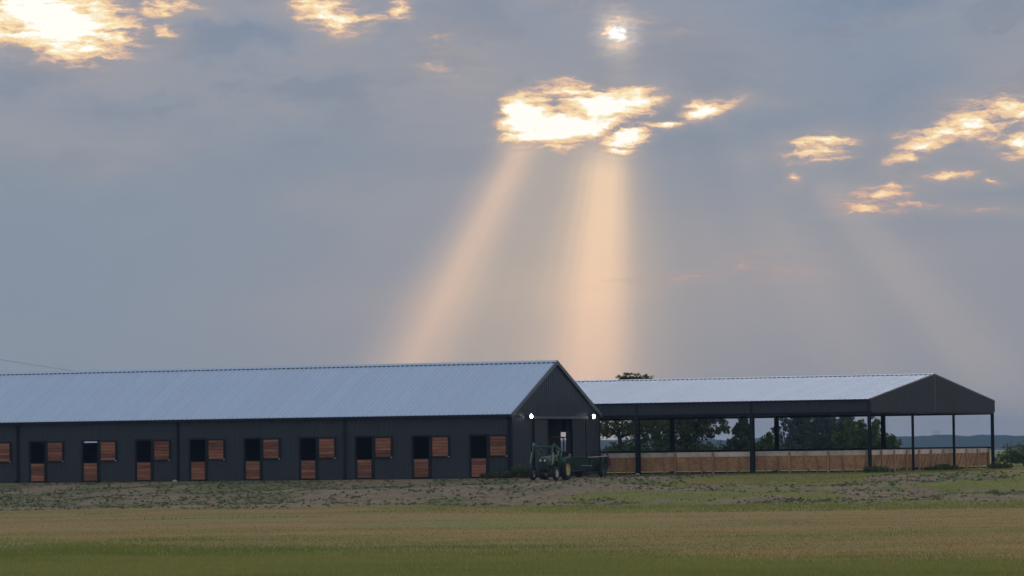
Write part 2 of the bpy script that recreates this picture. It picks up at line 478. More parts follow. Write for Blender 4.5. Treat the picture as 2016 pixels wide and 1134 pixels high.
MT['tyre'] = mat('tyre rubber', (0.016, 0.016, 0.018), 0.85, 0.0, 0.25, 6.0, dirt=(0.08, 0.065, 0.05, 0.35))
MT['engine'] = mat('dark engine iron', (0.018, 0.022, 0.020), 0.6, 0.0, 0.3, 8.0)
MT['steel'] = mat('bare steel', (0.45, 0.46, 0.47), 0.35, 0.7, 0.15, 6.0)
MT['white'] = mat('dull white plastic', (0.55, 0.53, 0.46), 0.5, 0.0, 0.15, 6.0)
MT['rust'] = mat('rusty red iron', (0.085, 0.030, 0.028), 0.75, 0.0, 0.4, 9.0)
MT['lens'] = mat('headlamp lens', (0.6, 0.6, 0.58), 0.2, 0.0, 0.05)
MT['bark'] = mat('bark', (0.055, 0.042, 0.032), 0.9, 0.0, 0.35, 5.0)
MT['wire'] = mat('weathered cable', (0.10, 0.10, 0.11), 0.6)
MT['pylon'] = mat('dull lattice steel', (0.16, 0.17, 0.18), 0.6)


def lamp_mat():
    m, b, bs = new_mat('lit lamp lens')
    bs.inputs['Base Color'].default_value = (0.9, 0.9, 0.9, 1)
    bs.inputs['Emission Color'].default_value = (1.0, 0.93, 0.88, 1)
    bs.inputs['Emission Strength'].default_value = 16.0
    return m


MT['lamp'] = lamp_mat()


# ------------------------------------------------------------------ mesh helpers
def mesh_arrays(name, verts, faces, n):
    """verts (N,3), faces (F,n)"""
    me = bpy.data.meshes.new(name)
    verts = np.asarray(verts, np.float32); faces = np.asarray(faces, np.int32)
    me.vertices.add(len(verts)); me.vertices.foreach_set('co', verts.ravel())
    me.loops.add(faces.size); me.loops.foreach_set('vertex_index', faces.ravel())
    me.polygons.add(len(faces)); me.polygons.foreach_set('loop_start', np.arange(len(faces), dtype=np.int32) * n)
    me.update(calc_edges=True)
    return me


def attr(me, name, vals):
    a = me.attributes.new(name, 'FLOAT', 'POINT')
    a.data.foreach_set('value', np.asarray(vals, np.float32))


def link(name, me, m=None, parent=None, loc=None, kind=None):
    if m is not None and len(me.materials) == 0:
        me.materials.append(MT[m] if isinstance(m, str) else m)
    o = bpy.data.objects.new(name, me)
    COL.objects.link(o)
    if parent is not None:
        o.parent = parent
    if loc is not None:
        o.location = loc
    if kind:
        o['kind'] = kind
    return o


def thing(name, label, cat, loc=(0, 0, 0), rz=0.0, group=None):
    o = bpy.data.objects.new(name, None)
    o.empty_display_size = 0.3
    COL.objects.link(o)
    o.location = loc
    o.rotation_euler = (0, 0, rz)
    o['label'] = label
    o['category'] = cat
    if group:
        o['group'] = group
    return o


class MB:
    def __init__(self):
        self.v = []; self.f = []

    def add(self, vs, fs):
        k = len(self.v)
        self.v += [tuple(x) for x in vs]
        self.f += [tuple(i + k for i in f) for f in fs]
        return self

    def box(self, x0, x1, y0, y1, z0, z1):
        return self.add([(x0, y0, z0), (x1, y0, z0), (x1, y1, z0), (x0, y1, z0), (x0, y0, z1), (x1, y0, z1), (x1, y1, z1), (x0, y1, z1)],
                        [(0, 3, 2, 1), (4, 5, 6, 7), (0, 1, 5, 4), (1, 2, 6, 5), (2, 3, 7, 6), (3, 0, 4, 7)])

    def bar(self, a, b, w, h, up=(0, 0, 1)):
        a = Vector(a); b = Vector(b); d = (b - a).normalized()
        u = Vector(up)
        s = d.cross(u)
        if s.length < 1e-4:
            s = d.cross(Vector((1, 0, 0)))
        s.normalize(); t = s.cross(d)
        s *= w / 2; t *= h / 2
        return self.add([a - s - t, a + s - t, a + s + t, a - s + t, b - s - t, b + s - t, b + s + t, b - s + t],
                        [(0, 3, 2, 1), (4, 5, 6, 7), (0, 1, 5, 4), (1, 2, 6, 5), (2, 3, 7, 6), (3, 0, 4, 7)])

    def tube(self, pts, rad, n=8, caps=True):
        pts = [Vector(p) for p in pts]
        if not isinstance(rad, (list, tuple)):
            rad = [rad] * len(pts)
        rings = []
        for i, p in enumerate(pts):
            d = (pts[min(i + 1, len(pts) - 1)] - pts[max(i - 1, 0)]).normalized()
            s = d.cross(Vector((0.13, 0.21, 0.97)))
            if s.length < 0.05:
                s = d.cross(Vector((1, 0, 0)))
            s.normalize(); t = d.cross(s)
            rings.append([p + (s * math.cos(2 * math.pi * k / n) + t * math.sin(2 * math.pi * k / n)) * rad[i] for k in range(n)])
        vs = [q for r in rings for q in r]
        fs = []
        for i in range(len(pts) - 1):
            for k in range(n):
                fs.append((i * n + k, i * n + (k + 1) % n, (i + 1) * n + (k + 1) % n, (i + 1) * n + k))
        if caps:
            fs.append(tuple(range(n - 1, -1, -1)))
            fs.append(tuple((len(pts) - 1) * n + k for k in range(n)))
        return self.add(vs, fs)

    def lathe_x(self, prof, c, n=24):
        """profile [(x, r)...] turned about the x axis through c"""
        vs = []; fs = []
        for (x, r) in prof:
            for k in range(n):
                a = 2 * math.pi * k / n
                vs.append((c[0] + x, c[1] + r * math.cos(a), c[2] + r * math.sin(a)))
        for i in range(len(prof) - 1):
            for k in range(n):
                fs.append((i * n + k, i * n + (k + 1) % n, (i + 1) * n + (k + 1) % n, (i + 1) * n + k))
        return self.add(vs, fs)

    def prism_x(self, poly, x0, x1):
        """closed (y,z) outline pushed from x0 to x1"""
        n = len(poly)
        vs = [(x0, y, z) for y, z in poly] + [(x1, y, z) for y, z in poly]
        fs = [tuple(range(n)), tuple(range(2 * n - 1, n - 1, -1))]
        for i in range(n):
            j = (i + 1) % n
            fs.append((i, i + n, j + n, j))
        return self.add(vs, fs)

    def ribbed(self, o, ax, up, nrm, w, hfun, h0=0.0, pitch=0.305, rib=0.024, top=0.022, foot=0.055, start=0.0):
        """standing ribbed sheet: o origin, ax along, up, nrm outward; hfun(s) top height"""
        o = Vector(o); ax = Vector(ax); up = Vector(up); nrm = Vector(nrm)
        pr = [(0.0, 0.0)]
        k = math.ceil((start - 0.001) / pitch)
        s = k * pitch - start + pitch / 2
        s = (pitch / 2 - (start % pitch)) % pitch
        while s < w - foot:
            if s > foot:
                pr += [(s - foot, 0), (s - top, rib), (s + top, rib), (s + foot, 0)]
                q = s + pitch / 2
                if q + 0.03 < w - 0.01:
                    pr += [(q - 0.03, 0), (q, 0.006), (q + 0.03, 0)]
            s += pitch
        pr.append((w, 0.0))
        vs = []
        for (a, n_) in pr:
            vs.append(o + ax * a + nrm * n_ + up * h0)
            vs.append(o + ax * a + nrm * n_ + up * hfun(a))
        fs = [(2 * i, 2 * i + 2, 2 * i + 3, 2 * i + 1) for i in range(len(pr) - 1)]
        return self.add(vs, fs)

    def mesh(self, name, smooth=False):
        me = bpy.data.meshes.new(name)
        me.from_pydata([tuple(x) for x in self.v], [], self.f)
        me.update()
        if smooth:
            me.polygons.foreach_set('use_smooth', [True] * len(me.polygons))
        return me

    def build(self, name, m, parent=None, loc=None, smooth=False, kind=None):
        return link(name, self.mesh(name, smooth), m, parent, loc, kind)


# ------------------------------------------------------------------ ground
def axis(stops):
    out = []
    for (a, b, s) in stops:
        out += list(np.arange(a, b - 1e-6, s))
    out.append(stops[-1][1])
    return np.array(out)


def build_ground():
    L = axis([(-6500, -1000, 500), (-1000, -200, 80), (-200, -60, 10), (-60, -26, 1.5), (-26, 32, 0.45), (32, 60, 1.5), (60, 200, 10), (200, 1000, 80), (1000, 6500, 500)])
    D = axis([(-6500, -500, 500), (-500, -50, 50), (-50, 60, 10), (60, 180, 1.2), (180, 262, 0.45), (262, 340, 3), (340, 1200, 40), (1200, 6500, 250)])
    LL, DD = np.meshgrid(L, D)
    X = CAM.x + LL * RT.x + DD * FH.x
    Y = CAM.y + LL * RT.y + DD * FH.y
    Z = ground_z(X, Y)
    nl, nd = len(L), len(D)
    idx = np.arange(nl * nd).reshape(nd, nl)
    F = np.stack([idx[:-1, :-1], idx[:-1, 1:], idx[1:, 1:], idx[1:, :-1]], -1).reshape(-1, 4)
    me = mesh_arrays('ground', np.stack([X, Y, Z], -1).reshape(-1, 3), F, 4)
    me.polygons.foreach_set('use_smooth', [True] * len(me.polygons))
    soil, green = covers(X.ravel(), Y.ravel())
    attr(me, 'soil', soil)
    attr(me, 'green', green)
    attr(me, 'band', field_band(X.ravel(), Y.ravel()))
    attr(me, 'weedy', weedy(X.ravel(), Y.ravel()))
    m, b, bs = new_mat('pasture and bare soil')
    geo = b.n('ShaderNodeNewGeometry')
    P = geo.outputs['Position']
    a1 = b.n('ShaderNodeAttribute', attribute_name='soil')
    a2 = b.n('ShaderNodeAttribute', attribute_name='green')
    n1 = b.noise(P, 0.35, 5, 0.6)
    n2 = b.noise(P, 2.4, 6, 0.65)
    n3 = b.noise(P, 9.0, 4, 0.6)
    a3 = b.n('ShaderNodeAttribute', attribute_name='band')
    a4 = b.n('ShaderNodeAttribute', attribute_name='weedy')
    dry = b.mix(a3.outputs['Fac'], (0.295, 0.228, 0.066), (0.415, 0.255, 0.090))
    dry = b.mix(b.rng(n2.outputs[0], 0.4, 0.75, 0, 0.4), dry, (0.42, 0.28, 0.115))
    grn = b.mix(b.rng(n1.outputs[0], 0.3, 0.7), (0.250, 0.250, 0.060), (0.335, 0.290, 0.088))
    grn = b.mix(b.rng(n2.outputs[0], 0.45, 0.8, 0, 0.6), grn, (0.165, 0.190, 0.046))
    c = b.mix(b.rng(b.m('ADD', a2.outputs['Fac'], b.m('MULTIPLY', b.m('SUBTRACT', n1.outputs[0], 0.5), 0.7)), 0.35, 0.65), dry, grn)
    so_ = b.mix(b.rng(n2.outputs[0], 0.3, 0.7), (0.41, 0.295, 0.175), (0.26, 0.180, 0.105))
    so_ = b.mix(b.rng(n3.outputs[0], 0.5, 0.8, 0, 0.6), so_, (0.13, 0.10, 0.072))
    pale = b.noise(P, 0.5, 4, 0.6)
    so_ = b.mix(b.rng(pale.outputs[0], 0.55, 0.7, 0, 0.6), so_, (0.40, 0.32, 0.21))
    wd = b.mix(b.rng(n2.outputs[0], 0.35, 0.65), (0.260, 0.240, 0.095), (0.140, 0.155, 0.064))
    wd = b.mix(b.rng(n3.outputs[0], 0.5, 0.75, 0, 0.6), wd, (0.27, 0.235, 0.165))
    so_ = b.mix(b.rng(b.m('ADD', a4.outputs['Fac'], b.m('MULTIPLY', b.m('SUBTRACT', n2.outputs[0], 0.5), 1.1)), 0.25, 0.75, 0, 0.9), so_, wd)
    c = b.mix(b.rng(b.m('ADD', a1.outputs['Fac'], b.m('MULTIPLY', b.m('SUBTRACT', n2.outputs[0], 0.5), 0.9)), 0.38, 0.62), c, so_)
    b.link(c, bs.inputs['Base Color'])
    bs.inputs['Roughness'].default_value = 0.95
    bs.inputs['Specular IOR Level'].default_value = 0.1
    bp = b.n('ShaderNodeBump')
    bp.inputs['Strength'].default_value = 0.8
    bp.inputs['Distance'].default_value = 0.08
    b.link(b.m('ADD', n2.outputs[0], b.m('MULTIPLY', n3.outputs[0], 0.5)), bp.inputs['Height'])
    b.link(bp.outputs[0], bs.inputs['Normal'])
    link('ground', me, m, kind='structure')


def field_band(X, Y):
    l_, d_ = lat_dep(X, Y)
    return sstep(0.6 * fbm(l_ / 22, d_ / 8, 401, 4) + 0.4 * fbm(l_ / 5, d_ / 3, 402, 3), 0.36, 0.64)


def weedy(X, Y):
    # the slope before the stalls is matted with weeds, the mound by the tractor is bare
    l_, d_ = lat_dep(X, Y)
    left = sstep(X, 2.0, -9.0)
    p = fbm(X / 3.2, Y / 3.2, 501, 4)
    return np.clip(left * sstep(p, 0.34, 0.58) + (1 - left) * 0.85 * sstep(p, 0.50, 0.66) + 1.2 * np.exp(-((X - 28) / 6) ** 2 - ((Y + 4) / 2.2) ** 2), 0, 1)


def covers(X, Y):
    right, t = berm_masks(X, Y)
    lat, dep = lat_dep(X, Y)
    n = fbm(X / 6, Y / 6, 61)
    soil = sstep(t, 0.0, 0.03) * sstep(t, 0.98, 0.78)
    # the right-hand slope is partly grown over
    soil = soil * (1 - 0.85 * right * sstep(fbm(X / 8 + 3, Y / 5, 71), 0.42, 0.58))
    mound = np.exp(-((X - 27) / 6) ** 2 - ((Y - 5) / 4.5) ** 2)
    lawn = sstep(X, 6, 10) * sstep(X, 24, 20) * sstep(Y + 4 * (n - 0.5), -11, -6)
    soil = np.clip(np.maximum(soil * (1 - 0.95 * lawn), 1.3 * mound), 0, 1)
    soil = np.where(dep > 262, 0.15, soil)
    # yard between the barn doors and the arena is worn earth
    yard = sstep(X, -1, 1.5) * sstep(X, 13, 7) * sstep(Y, -8, -4) * sstep(Y, 15, 12)
    soil = np.maximum(soil, 0.9 * yard)
    inside = (X > -14) * (X < 16.3) * (Y > 15.2) * (Y < 39)
    soil = np.where(inside, 1.0, soil)
    line = dep + 1.6 * lat - 114 + 26 * (n - 0.5) + 22 * (fbm(X / 2.2, Y / 2.2, 66, 3) - 0.5)
    green = sstep(line, 15, -15)
    green = np.maximum(green, 0.62 * sstep(fbm(lat / 13, dep / 11, 611, 4), 0.50, 0.66) * sstep(dep, 215, 195))
    strip = right * sstep(t, 0.0, 0.2) * sstep(t, 1.0, 0.9) * 0.75 + 0.55 * sstep(t, 0.9, 0.99) * sstep(dep, 165, 190) * sstep(lat, -8, 4)
    strip = strip * (1 - lawn) + 0.48 * lawn
    green = np.clip(np.maximum(green, np.minimum(strip, 0.8)), 0, 1)
    green = np.maximum(green, sstep(dep, 262, 275) * 0.8)
    return soil, green


build_ground()


def build_hills():
    L = np.arange(-2600, 2600, 5.0)
    D = axis([(3000, 3700, 70), (3700, 3860, 12), (3860, 4300, 110)])
    LL, DD = np.meshgrid(L, D)
    top = 5.2 + 6.0 * (fbm(LL / 420, LL * 0 + 1, 3) - 0.35) + 5.0 * (fbm(LL / 24, DD / 40, 4, 3) - 0.5)
    prof = sstep(DD, 3000, 3740) * sstep(DD, 4300, 3860)
    bump = 3.5 * (fbm(LL / 18, DD / 30, 9, 3) - 0.5) * sstep(DD, 3000, 3150)
    Z = -4.6 + prof * (top + 4.6) + bump
    X = CAM.x + LL * RT.x + DD * FH.x
    Y = CAM.y + LL * RT.y + DD * FH.y
    nl, nd = len(L), len(D)
    idx = np.arange(nl * nd).reshape(nd, nl)
    F = np.stack([idx[:-1, :-1], idx[:-1, 1:], idx[1:, 1:], idx[1:, :-1]], -1).reshape(-1, 4)
    me = mesh_arrays('hills', np.stack([X, Y, Z], -1).reshape(-1, 3), F, 4)
    m, b, bs = new_mat('wooded hills')
    geo = b.n('ShaderNodeNewGeometry')
    n1 = b.noise(geo.outputs['Position'], 0.004, 3, 0.5)
    n2 = b.noise(geo.outputs['Position'], 0.05, 4, 0.6)
    c = b.mix(n2.outputs[0], (0.025, 0.04, 0.022), (0.05, 0.065, 0.03))
    c = b.mix(b.rng(n1.outputs[0], 0.60, 0.66), c, (0.26, 0.21, 0.12))
    b.link(c, bs.inputs['Base Color'])
    bs.inputs['Roughness'].default_value = 1.0
    bs.inputs['Specular IOR Level'].default_value = 0.0
    link('hills', me, m, kind='structure')


build_hills()

# ------------------------------------------------------------------ stable barn
BW, BL = 12.81, 44.0
BE, BR = 3.64, 6.75                 # eave edge and ridge heights
BS = (BR - BE) / (BW / 2 + 0.15)    # roof slope


def roof_panel_mesh(name, w, L, rib=0.034):
    mb = MB()
    p = w / 3
    pr = []
    for k in range(3):
        s = k * p
        if k == 0:
            pr += [(0.0, rib), (0.02, rib), (0.05, 0)]
        else:
            pr += [(s - 0.05, 0), (s - 0.02, rib), (s + 0.02, rib), (s + 0.05, 0)]
        pr += [(s + p * 0.5 - 0.03, 0), (s + p * 0.5, 0.006), (s + p * 0.5 + 0.03, 0)]
    pr += [(w - 0.05, 0), (w - 0.02, rib), (w + 0.004, rib + 0.003)]
    vs = []
    for (a, h) in pr:
        vs += [(a, 0, h), (a, L, h)]
    fs = [(2 * i, 2 * i + 2, 2 * i + 3, 2 * i + 1) for i in range(len(pr) - 1)]
    n = len(vs)
    # thin lower lip so that the sheet has an edge
    vs += [(a, 0, h - 0.012) for (a, h) in pr]
    fs += [(n + i, n + i + 1, 2 * i + 2, 2 * i) for i in range(len(pr) - 1)]
    mb.add(vs, fs)
    return mb.mesh(name)


def gable_roof(par, x0, x1, y0, width, ze, slope, npan, roof_name='roof'):
    """a closed low deck (part) that carries sheets, ridge cap and closures (sub-parts)"""
    over = 0.15
    half = width / 2 + over
    zr = ze + slope * half
    a = math.atan(slope)
    L = half / math.cos(a)
    th = 0.10
    mb = MB()
    ya, yb = y0 - over + 0.02, y0 + width + over - 0.02
    zz = ze - 0.012
    poly = [(ya, zz - th), (y0 + width / 2, zr - th - 0.012), (yb, zz - th), (yb, zz), (y0 + width / 2, zr - 0.02), (ya, zz)]
    mb.prism_x(poly, x0 + 0.02, x1 - 0.02)
    roof = mb.build(roof_name, 'trim', par)
    w = (x1 - x0) / npan
    me = roof_panel_mesh('roof_panel', w, L - 0.01)
    me.materials.append(MT['roof'])
    for side in (0, 1):
        for i in range(npan):
            o = bpy.data.objects.new('roof_panel', me)
            COL.objects.link(o)
            o.parent = roof
            if side == 0:
                X = Vector((1, 0, 0)); Yv = Vector((0, math.cos(a), math.sin(a))); org = Vector((x0 + i * w, y0 - over, ze + 0.005))
            else:
                X = Vector((-1, 0, 0)); Yv = Vector((0, -math.cos(a), math.sin(a))); org = Vector((x1 - i * w, y0 + width + over, ze + 0.005))
            Zv = X.cross(Yv)
            Mx = Matrix((X, Yv, Zv)).transposed().to_4x4()
            Mx.translation = org
            o.matrix_local = Mx
    # ridge cap
    mb = MB()
    yc = y0 + width / 2
    f = 0.19
    for s in (-1, 1):
        mb.add([(x0, yc, zr + 0.075), (x1, yc, zr + 0.075), (x1, yc + s * f, zr + 0.062 - slope * f), (x0, yc + s * f, zr + 0.062 - slope * f),
                (x0, yc + s * (f + .004), zr + 0.040 - slope * f), (x1, yc + s * (f + .004), zr + 0.040 - slope * f)],
               [(0, 1, 2, 3), (3, 2, 5, 4)])
    mb.build('ridge_cap', 'roof', roof)
    # dark closures between the ribs under the cap
    mb = MB()
    p = w / 3
    n = int(round((x1 - x0) / p))
    for s in (-1, 1):
        for i in range(n):
            xa, xb = x0 + i * p + 0.058, x0 + (i + 1) * p - 0.058
            y_1, y_2 = yc + s * (f - 0.03), yc + s * (f + 0.040)
            z1, z2 = zr - slope * abs(y_1 - yc) + 0.03, zr - slope * abs(y_2 - yc)
            mb.add([(xa, y_1, z1), (xb, y_1, z1), (xb, y_2, z2 + 0.042), (xa, y_2, z2 + 0.042), (xa, y_2, z2 + 0.004), (xb, y_2, z2 + 0.004)],
                   [(0, 1, 2, 3), (3, 2, 5, 4)])
    mb.build('ridge_closure', 'closure', roof, kind='stuff')
    return roof, zr


def rake_trim(par, x, y0, width, ze, slope, out, m='trim', depth=0.17):
    over = 0.15
    for s in (0, 1):
        ya = y0 - over - 0.02 if s == 0 else y0 + width + over + 0.02
        yc = y0 + width / 2
        zr = ze + slope * (width / 2 + over)
        mb = MB()
        za = ze - 0.01
        k = 1 if s == 0 else -1
        vs = []
        for xx in (x - 0.04, x + out):
            vs += [(xx, ya, za - depth), (xx, yc, zr - depth), (xx, yc, zr + 0.062), (xx, ya, za + 0.058)]
        fs = [(0, 1, 2, 3), (7, 6, 5, 4), (0, 4, 5, 1), (1, 5, 6, 2), (2, 6, 7, 3), (3, 7, 4, 0)]
        mb.add(vs, fs).build('rake_trim', m, par)


STALL0 = -2.70                       # outer edge of the frame nearest the corner
STALLS = [STALL0 - 3.66 * k for k in range(11)]
DOOR_W, DOOR_T = 1.24, 2.50

barn = thing('stable_barn', 'long charcoal metal stable barn with pale ribbed roof and stall doors', 'barn')


def build_barn():
    top = BE + 0.03
    mb = MB()
    xs = sorted(STALLS)
    prev = -BL
    for x in xs:
        mb.ribbed((prev, 0, 0), (1, 0, 0), (0, 0, 1), (0, -1, 0), x - prev, lambda s: DOOR_T, -0.12, start=prev + BL)
        prev = x + DOOR_W
    mb.ribbed((prev, 0, 0), (1, 0, 0), (0, 0, 1), (0, -1, 0), 0 - prev, lambda s: DOOR_T, -0.12, start=prev + BL)
    mb.ribbed((-BL, 0, 0), (1, 0, 0), (0, 0, 1), (0, -1, 0), BL, lambda s: top, DOOR_T)
    mb.build('front_wall', 'wall', barn)
    # back wall with two open stall hatches
    mb = MB()
    prev = -BL
    for (xa, xb, za, zb) in ((-36.2, -34.6, 1.2, 2.62), (-2.95, -1.65, 1.15, 2.62)):
        mb.box(prev, xa, BW - 0.05, BW, -0.12, top)
        mb.box(xa, xb, BW - 0.05, BW, -0.12, za)
        mb.box(xa, xb, BW - 0.05, BW, zb, top)
        prev = xb
    mb.box(prev, 0, BW - 0.05, BW, -0.12, top)
    mb.build('back_wall', 'wall', barn)

    def gh(s):
        return BE - 0.02 + BS * (0.15 + min(s, BW - s))
    ya, yb, zt = 4.78, 8.50, 3.36
    mb = MB()

    def strip(y0, y1, h0, hf):
        mb.ribbed((0, y0, 0), (0, 1, 0), (0, 0, 1), (1, 0, 0), y1 - y0, lambda s: hf(s + y0), h0, start=y0)
    strip(0, ya, -0.12, lambda y: zt)
    strip(yb, BW, -0.12, lambda y: zt)
    strip(0, BW / 2, zt, gh)
    strip(BW / 2, BW, zt, gh)
    mb.build('gable_wall', 'wall', barn)
    mb = MB()
    mb.add([(-BL, 0, -0.12), (-BL, BW, -0.12), (-BL, BW, BE), (-BL, BW / 2, BR - 0.05), (-BL, 0, BE)], [(0, 1, 2, 3, 4)])
    mb.build('end_wall', 'wall', barn)
    gable_roof(barn, -BL, 0.10, 0.0, BW, BE, BS, 48)
    rake_trim(barn, 0.10, 0.0, BW, BE, BS, 0.035)
    # gutter, downspouts, corner trims
    MB().box(-BL, 0.05, -0.29, -0.13, BE - 0.145, BE - 0.012).build('gutter', 'gutter', barn)
    MB().box(-BL, 0.0, -0.125, -0.03, BE - 0.16, BE - 0.10).build('eave_soffit', 'gutter', barn)
    for x in (-32.75, -21.75, -10.65, -0.20):
        mb = MB()
        mb.box(x - 0.07, x + 0.07, -0.13, -0.03, 0.14, BE - 0.30)
        mb.bar((x, -0.08, BE - 0.32), (x, -0.20, BE - 0.15), 0.12, 0.09, (0, 1, 0))
        mb.bar((x, -0.08, 0.16), (x, -0.24, 0.03), 0.12, 0.09, (0, 1, 0))
        d = mb.build('downspout', 'gutter', barn)
        for z in (0.9, 2.4):
            MB().box(x - 0.09, x + 0.09, -0.138, -0.026, z, z + 0.04).build('bracket', 'black', d)
    for y, sy in ((0.0, -1), (BW, 1)):
        mb = MB()
        mb.box(-0.11, 0.045, y - 0.045 if sy < 0 else y - 0.11, y + 0.11 if sy < 0 else y + 0.045, -0.12, BE - 0.16)
        mb.build('corner_trim', 'gutter', barn)
    # stall doors
    plank_w = MB().box(-0.455, 0.455, -0.012, 0.012, 0.004, 0.166).mesh('plank')
    plank_w.materials.append(MT['plank'])
    plank_u = MB().box(-0.49, 0.49, -0.012, 0.012, 0.004, 0.168).mesh('plank')
    plank_u.materials.append(MT['plank'])
    rnd = random.Random(3)
    for i, x in enumerate(STALLS):
        # jambs, head and the rail between the leaves
        mb = MB()
        mb.box(x - 0.01, x + 0.12, -0.055, 0.10, -0.08, DOOR_T + 0.02)
        mb.box(x + DOOR_W - 0.12, x + DOOR_W + 0.01, -0.055, 0.10, -0.08, DOOR_T + 0.02)
        mb.box(x + 0.12, x + DOOR_W - 0.12, -0.05, 0.10, DOOR_T - 0.07, DOOR_T + 0.02)
        mb.box(x + 0.12, x + DOOR_W - 0.12, -0.045, 0.06, -0.08, 0.03)
        mb.build('door_frame', 'black', barn)
        cx = x + DOOR_W / 2
        mb = MB()
        mb.box(-0.5, 0.5, 0.012, 0.03, 0, 1.12)
        mb.box(-0.5, -0.452, -0.03, 0.012, 0, 1.12)
        mb.box(0.452, 0.5, -0.03, 0.012, 0, 1.12)
        mb.box(-0.452, 0.452, -0.03, 0.012, 1.085, 1.12)
        mb.box(-0.452, 0.452, -0.03, 0.012, 0, 0.035)
        low = mb.build('lower_door', 'black', barn, (cx, -0.03, 0.05))
        for k in range(6):
            o = link('plank', plank_w, None, low, (0, -0.006 + rnd.uniform(-.003, .003), 0.036 + k * 0.1745))
        # upper leaf folded back flat on the wall, the hinge side next to the opening
        ux = x + DOOR_W + 0.02 + 0.605
        mb = MB()
        mb.box(-0.605, 0.605, 0.012, 0.03, 0, 1.27)
        mb.box(-0.605, -0.497, -0.03, 0.012, 0, 1.27)
        mb.box(0.497, 0.605, -0.03, 0.012, 0, 1.27)
        mb.box(-0.497, 0.497, -0.03, 0.012, 1.20, 1.27)
        mb.box(-0.497, 0.497, -0.03, 0.012, 0, 0.09)
        upd = mb.build('upper_door', 'black', barn, (ux, -0.095, 1.20))
        upd.rotation_euler = (0, 0, rnd.uniform(-0.02, 0.015))
        for k in range(6):
            link('plank', plank_u, None, upd, (0, -0.006 + rnd.uniform(-.003, .003), 0.092 + k * 0.184))
        lt = MB()
        lt.box(0.50, 0.60, -0.048, -0.03, 0.03, 0.075)
        lt.tube([(0.53, -0.05, 0.05), (0.53, -0.085, 0.05), (0.57, -0.085, 0.05)], 0.012, 6)
        lt.build('latch', 'latch', upd)
        hg = MB()
        for z in (0.2, 1.0):
            hg.box(-0.63, -0.45, -0.036, -0.03, z, z + 0.05)
        hg.build('hinge', 'gutter', upd)
        th = MB().box(x - 0.05, x + DOOR_W + 0.05, -0.30, 0.05, -0.14, -0.005)
        th.build('threshold', 'wall' if i % 2 else 'trim', barn)
    # aisle door leaves slid aside on their track
    for (a, bb) in ((2.92, 4.84), (8.46, 10.44)):
        mb = MB()
        mb.ribbed((0.12, a, 0), (0, 1, 0), (0, 0, 1), (1, 0, 0), bb - a, lambda s: 3.34, 0.04, rib=0.018)
        mb.box(0.065, 0.11, a, bb, 0.04, 3.34)
        lf = mb.build('sliding_door', 'wall', barn)
        fr = MB()
        fr.box(0.10, 0.15, a - 0.05, a, 0.03, 3.35)
        fr.box(0.10, 0.15, bb, bb + 0.05, 0.03, 3.35)
        fr.box(0.10, 0.15, a, bb, 0.03, 0.12)
        fr.build('door_edge', 'black', lf)
    tr = MB().box(0.05, 0.24, 2.80, 10.60, 3.385, 3.52)
    tr.build('door_track', 'trim', barn)
    # inside: aisle fronts with a barred section, cross walls, floor
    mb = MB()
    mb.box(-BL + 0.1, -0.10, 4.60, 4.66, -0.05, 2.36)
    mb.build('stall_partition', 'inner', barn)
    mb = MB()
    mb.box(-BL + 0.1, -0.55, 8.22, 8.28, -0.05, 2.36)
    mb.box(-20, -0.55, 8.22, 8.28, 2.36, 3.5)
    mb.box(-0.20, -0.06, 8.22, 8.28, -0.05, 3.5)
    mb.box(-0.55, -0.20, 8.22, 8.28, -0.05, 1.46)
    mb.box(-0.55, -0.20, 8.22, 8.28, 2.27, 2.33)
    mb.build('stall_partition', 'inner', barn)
    mb = MB()
    for x in (-0.46, -0.375, -0.29):
        mb.tube([(x, 8.25, 1.46), (x, 8.25, 2.27)], 0.012, 6)
    mb.build('stall_bars', 'steel', barn)
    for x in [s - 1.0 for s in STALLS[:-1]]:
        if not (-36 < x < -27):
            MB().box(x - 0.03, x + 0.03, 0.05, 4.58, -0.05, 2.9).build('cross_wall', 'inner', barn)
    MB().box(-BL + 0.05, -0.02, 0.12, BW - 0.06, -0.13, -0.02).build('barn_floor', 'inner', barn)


build_barn()

# lamps on the gable
def wall_lamp(y, z, label):
    t = thing('wall_lamp', label, 'lamp', (0.03, y, z), 0, 'lit lamps on the barn gable')
    MB().box(0, 0.05, -0.09, 0.09, -0.10, 0.10).build('base_plate', 'trim', t)
    MB().tube([(0.05, 0, 0.02), (0.16, 0, 0.04)], 0.035, 8).build('arm', 'black', t)
    mb = MB()
    n = 16
    prof = [(0.0, 0.085), (0.05, 0.10), (0.09, 0.125)]
    mb.lathe_x([(0.14, 0.0), (0.14, 0.11), (0.19, 0.145), (0.215, 0.155), (0.215, 0.14)], (0, 0, 0), n)
    h = mb.build('housing', 'black', t, smooth=False)
    mb = MB()
    mb.lathe_x([(0.205, 0.125), (0.245, 0.12), (0.285, 0.09), (0.305, 0.045), (0.31, 0.0)], (0, 0, 0), n)
    mb.build('lens', 'lamp', h, smooth=True)
    ld = bpy.data.lights.new('lamp_light', 'POINT')
    ld.energy = 0.5
    ld.color = (1.0, 0.92, 0.85)
    ld.shadow_soft_size = 0.1
    lo = bpy.data.objects.new('lamp_light', ld)
    COL.objects.link(lo)
    lo.parent = t
    lo.location = (0.50, 0, 0.0)


